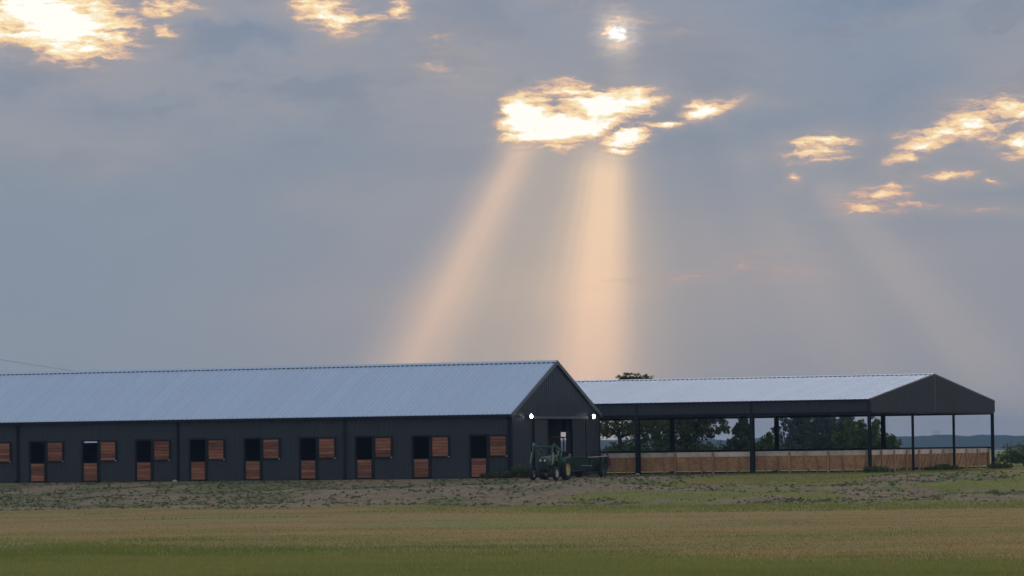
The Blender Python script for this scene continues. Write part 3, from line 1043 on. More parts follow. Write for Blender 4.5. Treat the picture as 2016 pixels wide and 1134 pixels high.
wall_lamp(2.20, 3.52, 'lit round lamp on the barn gable above its near corner')
wall_lamp(11.40, 3.53, 'lit round lamp on the barn gable at the end next to the arena')
sc_ = thing('security_camera', 'tiny pale security camera on the barn gable beside the corner lamp', 'camera', (0.03, 1.15, 3.50))
MB().box(0, 0.03, -0.05, 0.05, -0.05, 0.05).build('mount', 'trim', sc_)
MB().tube([(0.03, 0, 0), (0.10, 0, 0.0), (0.24, -0.06, -0.03)], [0.03, 0.05, 0.05], 10).build('body', 'white', sc_)

# ------------------------------------------------------------------ covered riding arena
AX, AY, AW, AB = 16.29, 15.18, 23.86, 7.387
AE, AP = 4.32, 3.59
AS = (5.89 - AE) / (AW / 2 + 0.15)
ALEN = 4 * AB

arena = thing('riding_arena', 'open-sided covered riding arena with pale roof on dark steel posts', 'pavilion')


def i_post(x, y, z1, w, d, parent):
    mb = MB()
    mb.box(x - w / 2, x + w / 2, y - d / 2, y - d / 2 + 0.02, -0.15, z1)
    mb.box(x - w / 2, x + w / 2, y + d / 2 - 0.02, y + d / 2, -0.15, z1)
    mb.box(x - 0.012, x + 0.012, y - d / 2 + 0.02, y + d / 2 - 0.02, -0.15, z1)
    mb.build('post', 'black', parent)


def build_arena():
    x0, x1 = AX - ALEN, AX
    gable_roof(arena, x0 - 0.1, x1 + 0.10, AY, AW, AE, AS, 32)
    rake_trim(arena, AX + 0.10, AY, AW, AE, AS, 0.035, 'trim', 0.14)
    for k in range(5):
        for yy in (AY, AY + AW):
            w = 0.24 if not (k == 0) else 0.15
            i_post(x1 - k * AB, yy, AP - 0.02, w, 0.26, arena)
    for f in (1 / 3, 2 / 3):
        i_post(AX, AY + AW * f, AP - 0.02, 0.13, 0.13, arena)
        i_post(x0, AY + AW * f, AP - 0.02, 0.13, 0.13, arena)
    # sheeted bands under the eaves
    for (yy, n, o) in ((AY - 0.14, -1, 'front_fascia'), (AY + AW + 0.14, 1, 'rear_fascia')):
        mb = MB()
        if n < 0:
            mb.ribbed((x0, yy, 0), (1, 0, 0), (0, 0, 1), (0, -1, 0), ALEN + 0.14, lambda s: AE - 0.05, AP)
        else:
            mb.ribbed((x1 + 0.14, yy, 0), (-1, 0, 0), (0, 0, 1), (0, 1, 0), ALEN + 0.14, lambda s: AE - 0.05, AP)
        mb.build(o, 'wall', arena)
    mb = MB()

    def gh(s):
        return AE - 0.03 + AS * (0.15 + min(s - 0.14, AW + 0.14 - s))
    for (a, bb) in ((0.0, AW / 2 + 0.14), (AW / 2 + 0.14, AW + 0.28)):
        mb.ribbed((AX + 0.145, AY - 0.14 + a, 0), (0, 1, 0), (0, 0, 1), (1, 0, 0), bb - a, lambda s: gh(s + a), AP, start=a)
    mb.build('gable_infill', 'wall', arena)
    mb = MB()
    mb.add([(x0 - 0.05, AY - .1, AP), (x0 - 0.05, AY + AW + .1, AP), (x0 - 0.05, AY + AW + .1, AE), (x0 - 0.05, AY + AW / 2, AE + AS * AW / 2), (x0 - 0.05, AY - .1, AE)], [(0, 1, 2, 3, 4)])
    mb.build('far_gable_infill', 'wall', arena)
    for yy in (AY, AY + AW):
        MB().box(x0 - 0.04, x1 + 0.05, yy - 0.12, yy + 0.12, AP - 0.14, AP - 0.004).build('header_beam', 'black', arena)
    for xx in (x0, x1):
        MB().box(xx - 0.05, xx + 0.13, AY + 0.122, AY + AW - 0.122, AP - 0.09, AP - 0.004).build('header_beam', 'black', arena)
    MB().box(x0, x1 + 0.12, AY - 0.27, AY - 0.15, AE - 0.115, AE - 0.012).build('gutter', 'gutter', arena)
    MB().box(x0, x1 + 0.12, AY + AW + 0.15, AY + AW + 0.27, AE - 0.115, AE - 0.012).build('gutter', 'gutter', arena)
    for k in range(4):
        x = x1 - k * AB if k else x1 + 0.06
        MB().box(x - 0.06, x + 0.06, AY - 0.235, AY - 0.17, AP - 0.1 if k == 0 else AP - 0.2, AE - 0.12).build('downspout', 'gutter', arena)
    # rafters and purlins under the sheets
    for k in range(5):
        x = x1 - 0.15 - k * (AB - 0.05)
        for s in (0, 1):
            ya, yb = (AY + 0.13, AY + AW / 2) if s == 0 else (AY + AW - 0.13, AY + AW / 2)
            za, zb = AE - 0.24, AE - 0.22 + AS * AW / 2
            MB().bar((x, ya, za), (x, yb, zb), 0.15, 0.26).build('rafter', 'black', arena)
    # low door at the bottom of the end post: cross rail along the tops of the boards
    MB().box(x0, x1, AY + AW - 0.30, AY + AW - 0.25, 1.30, 1.40).build('rail', 'black', arena)
    MB().box(x0, x1 - 0.2, AY + 0.31, AY + 0.36, 1.315, 1.36).build('rail', 'black', arena)
    MB().box(x1 - 0.36, x1 - 0.31, AY + 0.37, AY + AW - 0.31, 1.315, 1.36).build('rail', 'black', arena)


build_arena()


def kickboard(label, org, along, inward, n, step, group='boarded sides of the arena'):
    """leaning boards between upright lumber posts: top at the outside, foot set in"""
    t = thing('kickboard_fence', label, 'fence', org, math.atan2(along[1], along[0]), group)
    flip = 1 if (Vector((-along[1], along[0], 0)).dot(Vector(inward)) > 0) else -1
    # local: x along, +y*flip inward
    rnd = random.Random(n)
    lean = 0.34
    sh = MB()
    zb, zt = 0.19, 1.03
    y0, y1 = flip * lean, flip * 0.06
    e = 0.02 * flip
    sh.add([(0.01, y0, zb), (step - 0.01, y0, zb), (step - 0.01, y1, zt), (0.01, y1, zt),
            (0.01, y0 + e, zb), (step - 0.01, y0 + e, zb), (step - 0.01, y1 + e, zt), (0.01, y1 + e, zt)],
           [(0, 1, 2, 3), (7, 6, 5, 4), (0, 4, 5, 1), (1, 5, 6, 2), (2, 6, 7, 3), (3, 7, 4, 0)])
    shm = sh.mesh('sheet'); shm.materials.append(MT['osb'])
    cp = MB()
    ya, yb = sorted((flip * 0.03, flip * 0.055))
    cp.box(0.008, step - 0.008, ya, yb, 1.015, 1.30)
    cpm = cp.mesh('cap_board'); cpm.materials.append(MT['cap'])
    st = MB()
    st.bar((0, flip * (lean - 0.045), 0.02), (0, flip * 0.015, 1.0), 0.042, 0.07, (1, 0, 0))
    stm = st.mesh('slanted_stud'); stm.materials.append(MT['thin_stud'])
    po = MB()
    yp, yq = sorted((flip * -0.065, flip * 0.025))
    po.box(-0.06, 0.06, yp, yq, -0.15, 1.28)
    pom = po.mesh('post'); pom.materials.append(MT['stud'])
    for i in range(n):
        o = link('sheet', shm, None, t, (i * step, 0, rnd.uniform(-.02, .02)))
        link('cap_board', cpm, None, t, (i * step, 0, rnd.uniform(-.012, .012)))
        for f in (0.34, 0.67):
            q = link('slanted_stud', stm, None, t, (i * step + step * f, 0, 0))
            q.rotation_euler = (0, rnd.uniform(-.03, .03), 0)
        link('post', pom, None, t, (i * step + 0.02, 0, 0)).rotation_euler = (0, rnd.uniform(-.012, .012), 0)
    link('post', pom, None, t, (n * step, 0, 0))
    rl = MB()
    rl.box(0, n * step, *sorted((flip * (lean - 0.02), flip * (lean + 0.05))), 0.03, 0.115)
    rl.build('bottom_rail', 'inner', t)
    return t


kickboard('low strand-board fence with pale top boards along the arena side facing the field', (AX - ALEN, AY + 0.20, 0), (1, 0), (0, 1, 0), 12, (ALEN - 0.25) / 12)
kickboard('low board fence with slanted studs across the arena end under the gable', (AX - 0.20, AY + 0.30, 0), (0, 1), (-1, 0, 0), 10, (AW - 0.6) / 10)
kickboard('low board fence along the far side of the arena in front of the trees', (AX - 0.3, AY + AW - 0.20, 0), (-1, 0), (0, -1, 0), 12, (ALEN - 0.25) / 12)


# ------------------------------------------------------------------ foliage
def leaf_cloud(centres, radii, per, size, flat=0.0, squash=0.8, seed=0, upright=0.0):
    r = np.random.default_rng(seed)
    C = np.repeat(np.asarray(centres, float), per, 0)
    Rr = np.repeat(np.asarray(radii, float), per)
    n = len(C)
    d = r.normal(size=(n, 3)); d /= np.linalg.norm(d, axis=1)[:, None]
    rad = Rr * r.uniform(0.15, 1.0, n) ** 0.6
    P = C + d * rad[:, None] * np.array([1, 1, squash])
    a = r.normal(size=(n, 3)); a[:, 2] = a[:, 2] * (1 - flat) + upright * 2.2
    a /= np.linalg.norm(a, axis=1)[:, None]
    b = np.cross(a, r.normal(size=(n, 3))); b /= np.linalg.norm(b, axis=1)[:, None]
    s = size * r.uniform(0.6, 1.35, n)[:, None]
    V = np.stack([P - a * s, P - b * s * 0.48 + a * s * 0.05, P + a * s, P + b * s * 0.48 + a * s * 0.05], 1).reshape(-1, 3)
    F = np.arange(n * 4).reshape(n, 4)
    tint = np.repeat(np.clip(np.repeat(r.uniform(0, 1, len(centres)), per) * 0.55 + r.uniform(0, 0.45, n), 0, 1), 4)
    return V, F, tint


def foliage(name, parent, m, centres, radii, per, size, seed, **kw):
    V, F, t = leaf_cloud(centres, radii, per, size, seed=seed, **kw)
    me = mesh_arrays(name, V, F, 4)
    attr(me, 'tint', t)
    return link(name, me, m, parent)


MT['leaf_dark'] = leaf_mat('dark oak leaves', (0.056, 0.092, 0.030), (0.130, 0.170, 0.055), 0.34)
MT['leaf_mid'] = leaf_mat('mid green leaves', (0.055, 0.095, 0.028), (0.130, 0.175, 0.052), 0.3)
MT['leaf_hazy'] = leaf_mat('haze-tinted leaves', (0.050, 0.082, 0.060), (0.096, 0.128, 0.088), 0.25)  # bluish haze over the far saplings is put into this leaf colour
MT['leaf_cedar'] = leaf_mat('cedar sprays', (0.034, 0.064, 0.028), (0.074, 0.112, 0.044), 0.2)
MT['weed'] = leaf_mat('weed leaves', (0.065, 0.100, 0.030), (0.150, 0.165, 0.062), 0.3)


def tree(name, label, cat, x, y, h, crown, nlimb, m, seed, per=60, size=0.15, trunk_r=0.16, fork=0.3, n=60, squash=0.8, group='trees behind the arena', gap=0.0):
    """crown: list of (dx, dy, z, rx, rz) lobes"""
    r = np.random.default_rng(seed)
    z0 = float(ground_z(x, y))
    t = thing(name, label, cat, (x, y, z0), 0, group)
    cs = []; rs = []
    tot = sum(l[3] ** 2 * l[4] for l in crown)
    for (dx, dy, z, rx, rz) in crown:
        k = max(16, int(1.7 * n * rx ** 2 * rz / tot))
        d = r.normal(size=(k, 3)); d /= np.linalg.norm(d, axis=1)[:, None]
        q = d * (r.uniform(0.25, 1, k) ** 0.5)[:, None] * np.array([rx, rx, rz]) + np.array([dx, dy, z])
        cs.append(q)
        rs.append(r.uniform(0.22, 0.70, k) * min(1.0, 0.30 + rx * 0.33))
    cs = np.concatenate(cs); rs = np.concatenate(rs)
    keep = cs[:, 2] > 0.15
    cs, rs = cs[keep], rs[keep]
    mb = MB()
    lean = r.normal(size=2) * 0.12
    fk = Vector((lean[0], lean[1], h * fork))
    tp = Vector((lean[0] * 2, lean[1] * 2, h * 0.8))
    mb.tube([(0, 0, -0.2), (lean[0] * .4, lean[1] * .4, h * fork * .5), fk, (fk + tp) / 2 + Vector((r.normal() * .15, r.normal() * .15, 0)), tp],
            [trunk_r * 1.25, trunk_r, trunk_r * .85, trunk_r * .5, trunk_r * .15], 8)
    mb.build('trunk', 'bark', t)
    lb = MB()
    order = r.permutation(len(cs))[:nlimb]
    for i in order:
        e = Vector(cs[i])
        s = fk.lerp(tp, max(0, min(0.9, (e.z - fk.z) / max(0.5, tp.z - fk.z) * 0.7 - 0.1)))
        mid = s.lerp(e, 0.5) + Vector((r.normal() * .2, r.normal() * .2, 0.18 + r.normal() * .12))
        lb.tube([s, mid, e], [trunk_r * .34, trunk_r * .2, trunk_r * .06], 5)
    lb.build('limbs', 'bark', t)
    foliage('crown', t, m, cs, rs, int(per * 0.55), size, seed + 1, squash=squash)
    return t


big = tree('broadleaf_tree', 'tall dark broadleaf tree whose top shows above the arena roof', 'tree', -18.6, 61.05, 7.0,
     [(0.7, 0.35, 5.95, 1.2, 0.3), (0.2, 0, 4.9, 2.6, 1.0), (-0.6, 0.3, 3.3, 2.6, 0.8), (2.2, 0.8, 3.0, 1.7, 1.1), (1.5, 0.8, 1.4, 2.7, 0.9), (3.0, 1.2, 1.0, 1.8, 0.8), (-1.3, 0, 1.0, 1.9, 0.8)], 46, 'leaf_dark', 5, 66, 0.13, 0.2, 0.25, 210)
_r = np.random.default_rng(88)
_u = _r.uniform(-1.15, 1.25, 75)
_top = 6.62 + 0.75 * fbm(_u * 1.9 + 7, _u * 0, 12, 3) * (1.2 - 0.6 * np.abs(_u))
foliage('crown_top', big, 'leaf_dark', np.stack([0.72 + _u * 0.912, 0.3 + _u * 0.41 + _r.normal(size=75) * 0.25, 6.1 + (_top - 6.1) * _r.uniform(0.3, 1.1, 75)], -1), _r.uniform(0.10, 0.24, 75), 13, 0.10, 89)
tree('broadleaf_tree', 'wide dark broadleaf tree behind the arena left of the cedar', 'tree', -14.6, 64.9, 5.6,
     [(0, 0, 4.3, 2.3, 1.1), (-1.0, -0.3, 2.8, 2.0, 1.2), (1.3, 0.5, 3.3, 1.4, 0.9), (-0.6, -.2, 1.2, 2.3, 0.9), (1.2, 0.5, 1.0, 1.7, 0.7)], 40, 'leaf_dark', 9, 70, 0.13, 0.2, 0.25, 200)
tree('shrub', 'low dark green shrub between the broadleaf trees and the cedar', 'shrub', -12.6, 64.2, 2.1,
     [(0, 0, 1.0, 1.4, 0.8), (1.0, 0.3, 0.7, 0.9, 0.6), (-1.2, -.4, 0.9, 1.0, 0.7)], 14, 'leaf_mid', 15, 70, 0.10, 0.06, 0.2, 60)
tree('round_bush', 'dark rounded bush just right of the cedar behind the arena', 'bush', -10.9, 70.0, 3.0,
     [(0, 0, 1.3, 0.95, 1.0), (0.1, 0, 2.2, 0.5, 0.55), (0.8, 0.3, 0.9, 0.8, 0.7)], 18, 'leaf_dark', 19, 70, 0.10, 0.08, 0.2, 70)


def shoot_tree(label, x, y, h, spread, seed, m='leaf_hazy', name='sapling_clump', group='spindly saplings far behind the arena', stems=15, k0=1.0, per=24, size=0.16):
    """upright spindly sapling clump, grey-green"""
    r = np.random.default_rng(seed)
    z0 = float(ground_z(x, y))
    t = thing(name, label, 'tree', (x, y, z0), 0, group)
    cs = []; rs = []
    mb = MB()
    for k in range(stems):
        a = r.uniform(0, 6.28); q = spread * r.uniform(0.1, 1) ** 0.6
        bx, by = math.cos(a) * q * 0.7, math.sin(a) * q * 0.7
        hh = h * (0.60 + 0.44 * r.uniform()) * (1 - 0.25 * (q / spread) ** 2)
        tx, ty = bx * 1.3 + r.normal() * .15, by * 1.3 + r.normal() * .15
        mb.tube([(bx * .4, by * .4, -0.2), (bx, by, hh * .5), (tx, ty, hh)], [0.06, 0.04, 0.01], 5)
        for j in range(15):
            f = 0.06 + 0.94 * r.uniform() ** 0.8
            sp = (0.34 * (1.1 - f) + 0.13) * k0
            cs.append((bx + (tx - bx) * f + r.normal() * sp, by + (ty - by) * f + r.normal() * sp, hh * f + r.normal() * 0.1))
            rs.append(k0 * (0.42 * (1.10 - f) + 0.17) * r.uniform(0.6, 1.3))
    mb.build('stems', 'bark', t)
    foliage('crown', t, m, cs, rs, per, size, seed, squash=1.0, upright=0.4)


shoot_tree('grey-green sapling clump behind the arena, next to the round bush', -42.2, 160.1, 7.0, 1.9, 41)
shoot_tree('tallest of the grey-green sapling clumps seen through the arena', -43.8, 170.3, 8.1, 2.2, 42)
shoot_tree('low grey-green sapling clump between the taller ones behind the arena', -41.0, 165.0, 5.6, 2.4, 44)
shoot_tree('grey-green sapling clump beside the bright green leafy trees', -38.4, 161.8, 7.1, 2.0, 43)

LG = dict(m='leaf_mid', name='leafy_tree', group='trees behind the arena', k0=0.80, per=22, size=0.115)
shoot_tree('bright green leafy tree behind the arena, left of its corner post', -7.0, 77.2, 3.6, 1.35, 45, stems=20, **LG)
shoot_tree('bright green leafy tree behind the arena corner post, tallest of its clump', -5.2, 76.0, 3.95, 1.35, 46, stems=22, **LG)
shoot_tree('small green leafy tree at the open end of the tree row', -5.3, 80.2, 2.75, 1.25, 47, stems=16, **LG)


def cedar():
    x, y, h = -10.7, 64.7, 4.1
    r = np.random.default_rng(77)
    z0 = float(ground_z(x, y))
    t = thing('cedar_tree', 'dark pointed cedar tree standing behind the middle arena post', 'tree', (x, y, z0), 0, 'trees behind the arena')
    MB().tube([(0, 0, -0.2), (0.03, 0, 1.5), (0, 0.02, h - 0.1)], [0.13, 0.09, 0.015], 8).build('trunk', 'bark', t)
    cs = []; rs = []
    lb = MB()
    for k in range(260):
        f = r.uniform(0.0, 1.0) ** 1.25
        rad = 1.65 * (1 - f) ** 1.05 + 0.05
        a = r.uniform(0, 6.28)
        rho = rad * r.uniform(0.35, 1.25)
        z = h * f * 0.99 + rho * 0.25
        cs.append((math.cos(a) * rho, math.sin(a) * rho, z)); rs.append(0.13 + 0.17 * (1 - f))
        if k % 3 == 0:
            lb.tube([(0, 0, max(0.1, z - rho * 0.5)), (math.cos(a) * rho, math.sin(a) * rho, z)], [0.025, 0.008], 4)
    lb.build('limbs', 'bark', t)
    foliage('crown', t, 'leaf_cedar', cs, rs, 46, 0.095, 78, squash=0.9, upright=0.9)


cedar()


def big_bush(label, x, y, sx, sy, h, seed, m='leaf_mid', n=70, per=60, size=0.09, name='bush', group='bushes past the arena end'):
    r = np.random.default_rng(seed)
    z0 = float(ground_z(x, y))
    t = thing(name, label, 'bush' if 'weed' not in name else 'weeds', (x, y, z0), 0, group)
    cs = []; rs = []
    st = MB()
    for k in range(n):
        a = r.uniform(0, 6.28); q = r.uniform() ** 0.5
        px, py = math.cos(a) * q * sx, math.sin(a) * q * sy
        hh = h * (1 - 0.55 * q * q) * r.uniform(0.55, 1.1)
        cs.append((px, py, hh * 0.62)); rs.append(hh * 0.34 + 0.05)
        if k % 3 == 0:
            st.tube([(px * .7, py * .7, -0.1), (px, py, hh * .7)], [0.02, 0.006], 4)
    st.build('stems', 'bark', t)
    foliage('foliage', t, m, cs, rs, per, size, seed + 3, squash=1.0, upright=0.25)


big_bush('big dark green bush past the far arena corner at the picture edge', 13.4, 58.3, 3.0, 2.0, 2.2, 101, 'leaf_mid', 110)
big_bush('lower green bush in front of the big bush beyond the arena end', 21.5, 42.0, 1.7, 1.2, 0.95, 103, 'leaf_dark', 70, size=0.08)
WG = 'weed clumps at building feet'
big_bush('green weeds growing against the barn corner beside the tractor', 0.75, -0.55, 1.0, 0.4, 0.85, 111, 'weed', 34, 60, 0.06, 'weed_clump', WG)
big_bush('low weeds at the foot of the barn wall before the last stall door', -1.1, -0.5, 0.9, 0.28, 0.42, 112, 'weed', 24, 50, 0.05, 'weed_clump', WG)
big_bush('dense dark weeds at the foot of the near arena corner post', 17.0, 14.4, 0.95, 0.7, 0.46, 113, 'weed', 40, 60, 0.06, 'weed_clump', WG)
big_bush('long low weeds along the arena end between its slim posts', 17.3, 26.0, 0.7, 2.9, 0.42, 114, 'weed', 60, 60, 0.06, 'weed_clump', WG)
big_bush('weeds around the foot of the far arena corner post', 17.2, 37.6, 0.7, 1.6, 0.48, 115, 'weed', 40, 60, 0.06, 'weed_clump', WG)


# ------------------------------------------------------------------ grass, clods and weeds
def blades(name, label, cat, n, dmin, dmax, hmin, hmax, w, m, seed, want, spread=1.12, power=2.0):
    r = np.random.default_rng(seed)
    u = r.uniform(size=n)
    dep = 1.0 / ((1 / dmin) + u * (1 / dmax - 1 / dmin)) if power == 2.0 else dmin + (dmax - dmin) * u
    lat = r.uniform(-1, 1, n) * dep * 0.124 * spread
    X = CAM.x + lat * RT.x + dep * FH.x
    Y = CAM.y + lat * RT.y + dep * FH.y
    soil, green = covers(X, Y)
    patch = fbm(X / 1.7, Y / 1.7, seed, 3)
    band = field_band(X, Y)
    keep = want(r.uniform(size=n), soil, green, patch)
    X, Y, dep, patch, green = X[keep], Y[keep], dep[keep], patch[keep], green[keep]
    k = len(X)
    Z = ground_z(X, Y)
    h = r.uniform(hmin, hmax, k) * (0.55 + 0.9 * patch) * ((0.35 + 0.65 * green) if 'green_grass' in name else 1.0)
    a = r.uniform(0, 6.28, k)
    wv = np.stack([np.cos(a), np.sin(a), np.zeros(k)], -1) * (w * r.uniform(0.7, 1.4, k))[:, None]
    lean = r.normal(size=(k, 2)) * 0.35
    P = np.stack([X, Y, Z - 0.01], -1)
    tip = P + np.stack([lean[:, 0] * h, lean[:, 1] * h, h], -1)
    midp = P + np.stack([lean[:, 0] * h * .35, lean[:, 1] * h * .35, h * .55], -1)
    V = np.stack([P - wv, P + wv, midp + wv * .7, tip, midp - wv * .7], 1).reshape(-1, 3)
    base = np.arange(k)[:, None] * 5
    F = np.concatenate([base + np.array([0, 1, 2]), base + np.array([0, 2, 4]), base + np.array([4, 2, 3])])
    me = mesh_arrays(name, V, F, 3)
    attr(me, 'tint', np.repeat(np.clip(band[keep] + (0.75 if 'green' in name else 0.30) * (patch - 0.5) + 0.22 * (r.uniform(size=k) - 0.5), 0, 1), 5))
    o = link(name, me, m, kind='stuff')
    o['label'] = label
    o['category'] = cat


MT['grass_green'] = leaf_mat('green pasture grass', (0.230, 0.240, 0.056), (0.360, 0.322, 0.110), 0.3)
MT['grass_dry'] = leaf_mat('dry pasture grass', (0.295, 0.230, 0.066), (0.415, 0.262, 0.095), 0.3)
blades('green_grass', 'longer green grass in the foreground pasture', 'grass', 170000, 84, 150, 0.07, 0.17, 0.009, 'grass_green', 201,
       lambda u, s, g, p: (g > 0.05 + 0.75 * u) & (s < 0.5))
blades('dry_grass', 'short dry tan grass across the middle of the pasture', 'grass', 190000, 86, 215, 0.02, 0.055, 0.009, 'grass_dry', 202,
       lambda u, s, g, p: (g < 0.15 + 0.9 * u * u) & (s < 0.55))
blades('verge_grass', 'thin grass on the slope and pad round the buildings', 'grass', 90000, 178, 262, 0.05, 0.16, 0.012, 'grass_green', 203,
       lambda u, s, g, p: (s < 0.35 + 0.2 * u) & (g > 0.15 + 0.3 * u), power=1.0)


def scatter_weeds(n, seed):
    r = np.random.default_rng(seed)
    dep = r.uniform(186, 262, n)
    lat = r.uniform(-1, 1, n) * dep * 0.138
    X = CAM.x + lat * RT.x + dep * FH.x
    Y = CAM.y + lat * RT.y + dep * FH.y
    soil, green = covers(X, Y)
    pn = 0.30 + 0.40 * weedy(X, Y) + 0.75 * (fbm(X / 1.5, Y / 1.5, 93, 3) - 0.5)
    keep = (soil > 0.3) & (pn + 0.30 * r.uniform(-1, 1, n) > 0.50) & ~((X < 0.2) & (Y > -0.4) & (Y < 13)) & ~((X > -14) & (X < 16.5) & (Y > 15) & (Y < 40))
    keep &= ~((X > 2.2) & (X < 5.6) & (Y > -6) & (Y < 5))
    X, Y = X[keep], Y[keep]
    Z = ground_z(X, Y)
    k = len(X)
    s = r.uniform(0.03, 0.12, k) * (0.6 + 0.8 * r.uniform(size=k) ** 3) + 0.22 * (r.uniform(size=k) > 0.955) * r.uniform(0.4, 1, k)
    V, F, t = leaf_cloud(np.stack([X, Y, Z + s * 0.35], -1), s * 1.25, 13, 0.055, squash=0.5, seed=seed, flat=0.4)
    me = mesh_arrays('soil_weeds', V, F, 4)
    attr(me, 'tint', t)
    o = link('soil_weeds', me, 'soil_weed', kind='stuff')
    o['label'] = 'scattered dark green weeds on the bare soil slope'
    o['category'] = 'weeds'


MT['soil_weed'] = leaf_mat('matted weed leaves', (0.095, 0.115, 0.045), (0.270, 0.250, 0.115), 0.3)
scatter_weeds(22000, 301)


def scatter_clods(n, seed):
    r = np.random.default_rng(seed)
    dep = r.uniform(190, 258, n)
    lat = r.uniform(-1, 1, n) * dep * 0.138
    X = CAM.x + lat * RT.x + dep * FH.x
    Y = CAM.y + lat * RT.y + dep * FH.y
    soil, green = covers(X, Y)
    keep = (soil > 0.35) & (fbm(X / 3, Y / 3, 95) > 0.42) & ~((X < 0.2) & (Y > -0.4) & (Y < 13)) & ~((X > -14) & (X < 16.5) & (Y > 15) & (Y < 40))
    X, Y = X[keep], Y[keep]
    Z = ground_z(X, Y)
    k = len(X)
    oc = np.array([(1, 0, 0), (0, 1, 0), (-1, 0, 0), (0, -1, 0), (0, 0, .75), (0, 0, -.6)], float)
    fs = np.array([(0, 1, 4), (1, 2, 4), (2, 3, 4), (3, 0, 4), (1, 0, 5), (2, 1, 5), (3, 2, 5), (0, 3, 5)])
    s = 0.03 + 0.10 * r.uniform(size=k) ** 2.5
    V = oc[None] * r.uniform(0.6, 1.4, (k, 6, 3)) * s[:, None, None] + np.stack([X, Y, Z + s * .15], -1)[:, None]
    F = (fs[None] + np.arange(k)[:, None, None] * 6).reshape(-1, 3)
    me = mesh_arrays('soil_clods', V.reshape(-1, 3), F, 3)
    o = link('soil_clods', me, mat('clods', (0.22, 0.165, 0.12), 0.95, 0, 0.35, 0.8), kind='stuff')
    o['label'] = 'lumpy soil clods strewn over the bare slope'
    o['category'] = 'soil'


scatter_clods(9000, 302)


# ------------------------------------------------------------------ tractor
def wheel(par, c, r, w, rim_r, m_rim, side, lugs, name='wheel'):
    """wheel turned about the local x axis; side = +1/-1 is the outer face"""
    mb = MB()
    h = w / 2
    k = r - rim_r
    mb.lathe_x([(-h * .75, rim_r), (-h, rim_r + k * .35), (-h, r - k * .3), (-h * .8, r - k * .06), (-h * .4, r), (h * .4, r), (h * .8, r - k * .06), (h, r - k * .3), (h, rim_r + k * .35), (h * .75, rim_r)], (0, 0, 0), 28)
    o = mb.build(name, 'tyre', par, c)
    if lugs:
        lm = MB()
        for i in range(lugs):
            a = 2 * math.pi * i / lugs
            for s in (-1, 1):
                a2 = a + (math.pi / lugs if s > 0 else 0)
                p = Vector((s * h * .95, math.cos(a2) * (r - .01), math.sin(a2) * (r - .01)))
                q = Vector((s * h * .05, math.cos(a2 + .16) * (r + .005), math.sin(a2 + .16) * (r + .005)))
                lm.bar(p, q, 0.045, 0.05, (0, math.cos(a2), math.sin(a2)))
        lm.build('tread_lugs', 'tyre', o)
    rm = MB()
    s = side
    rm.lathe_x([(s * h * .70, rim_r + .01), (s * h * .80, rim_r), (s * h * .45, rim_r * .86), (s * h * .30, rim_r * .5), (s * h * .5, rim_r * .3), (s * h * .55, 0.0)], (0, 0, 0), 24)
    rm.lathe_x([(-s * h * .70, rim_r + .01), (-s * h * .6, rim_r * .9), (-s * h * .1, rim_r * .5), (-s * h * .1, 0.0)], (0, 0, 0), 24)
    rm.build('rim', m_rim, o)
    hb = MB()
    for i in range(6):
        a = i * math.pi / 3
        hb.tube([(s * h * .30, math.cos(a) * rim_r * .42, math.sin(a) * rim_r * .42), (s * h * .56, math.cos(a) * rim_r * .42, math.sin(a) * rim_r * .42)], 0.014, 6)
    hb.build('wheel_bolts', 'steel', o)
    return o


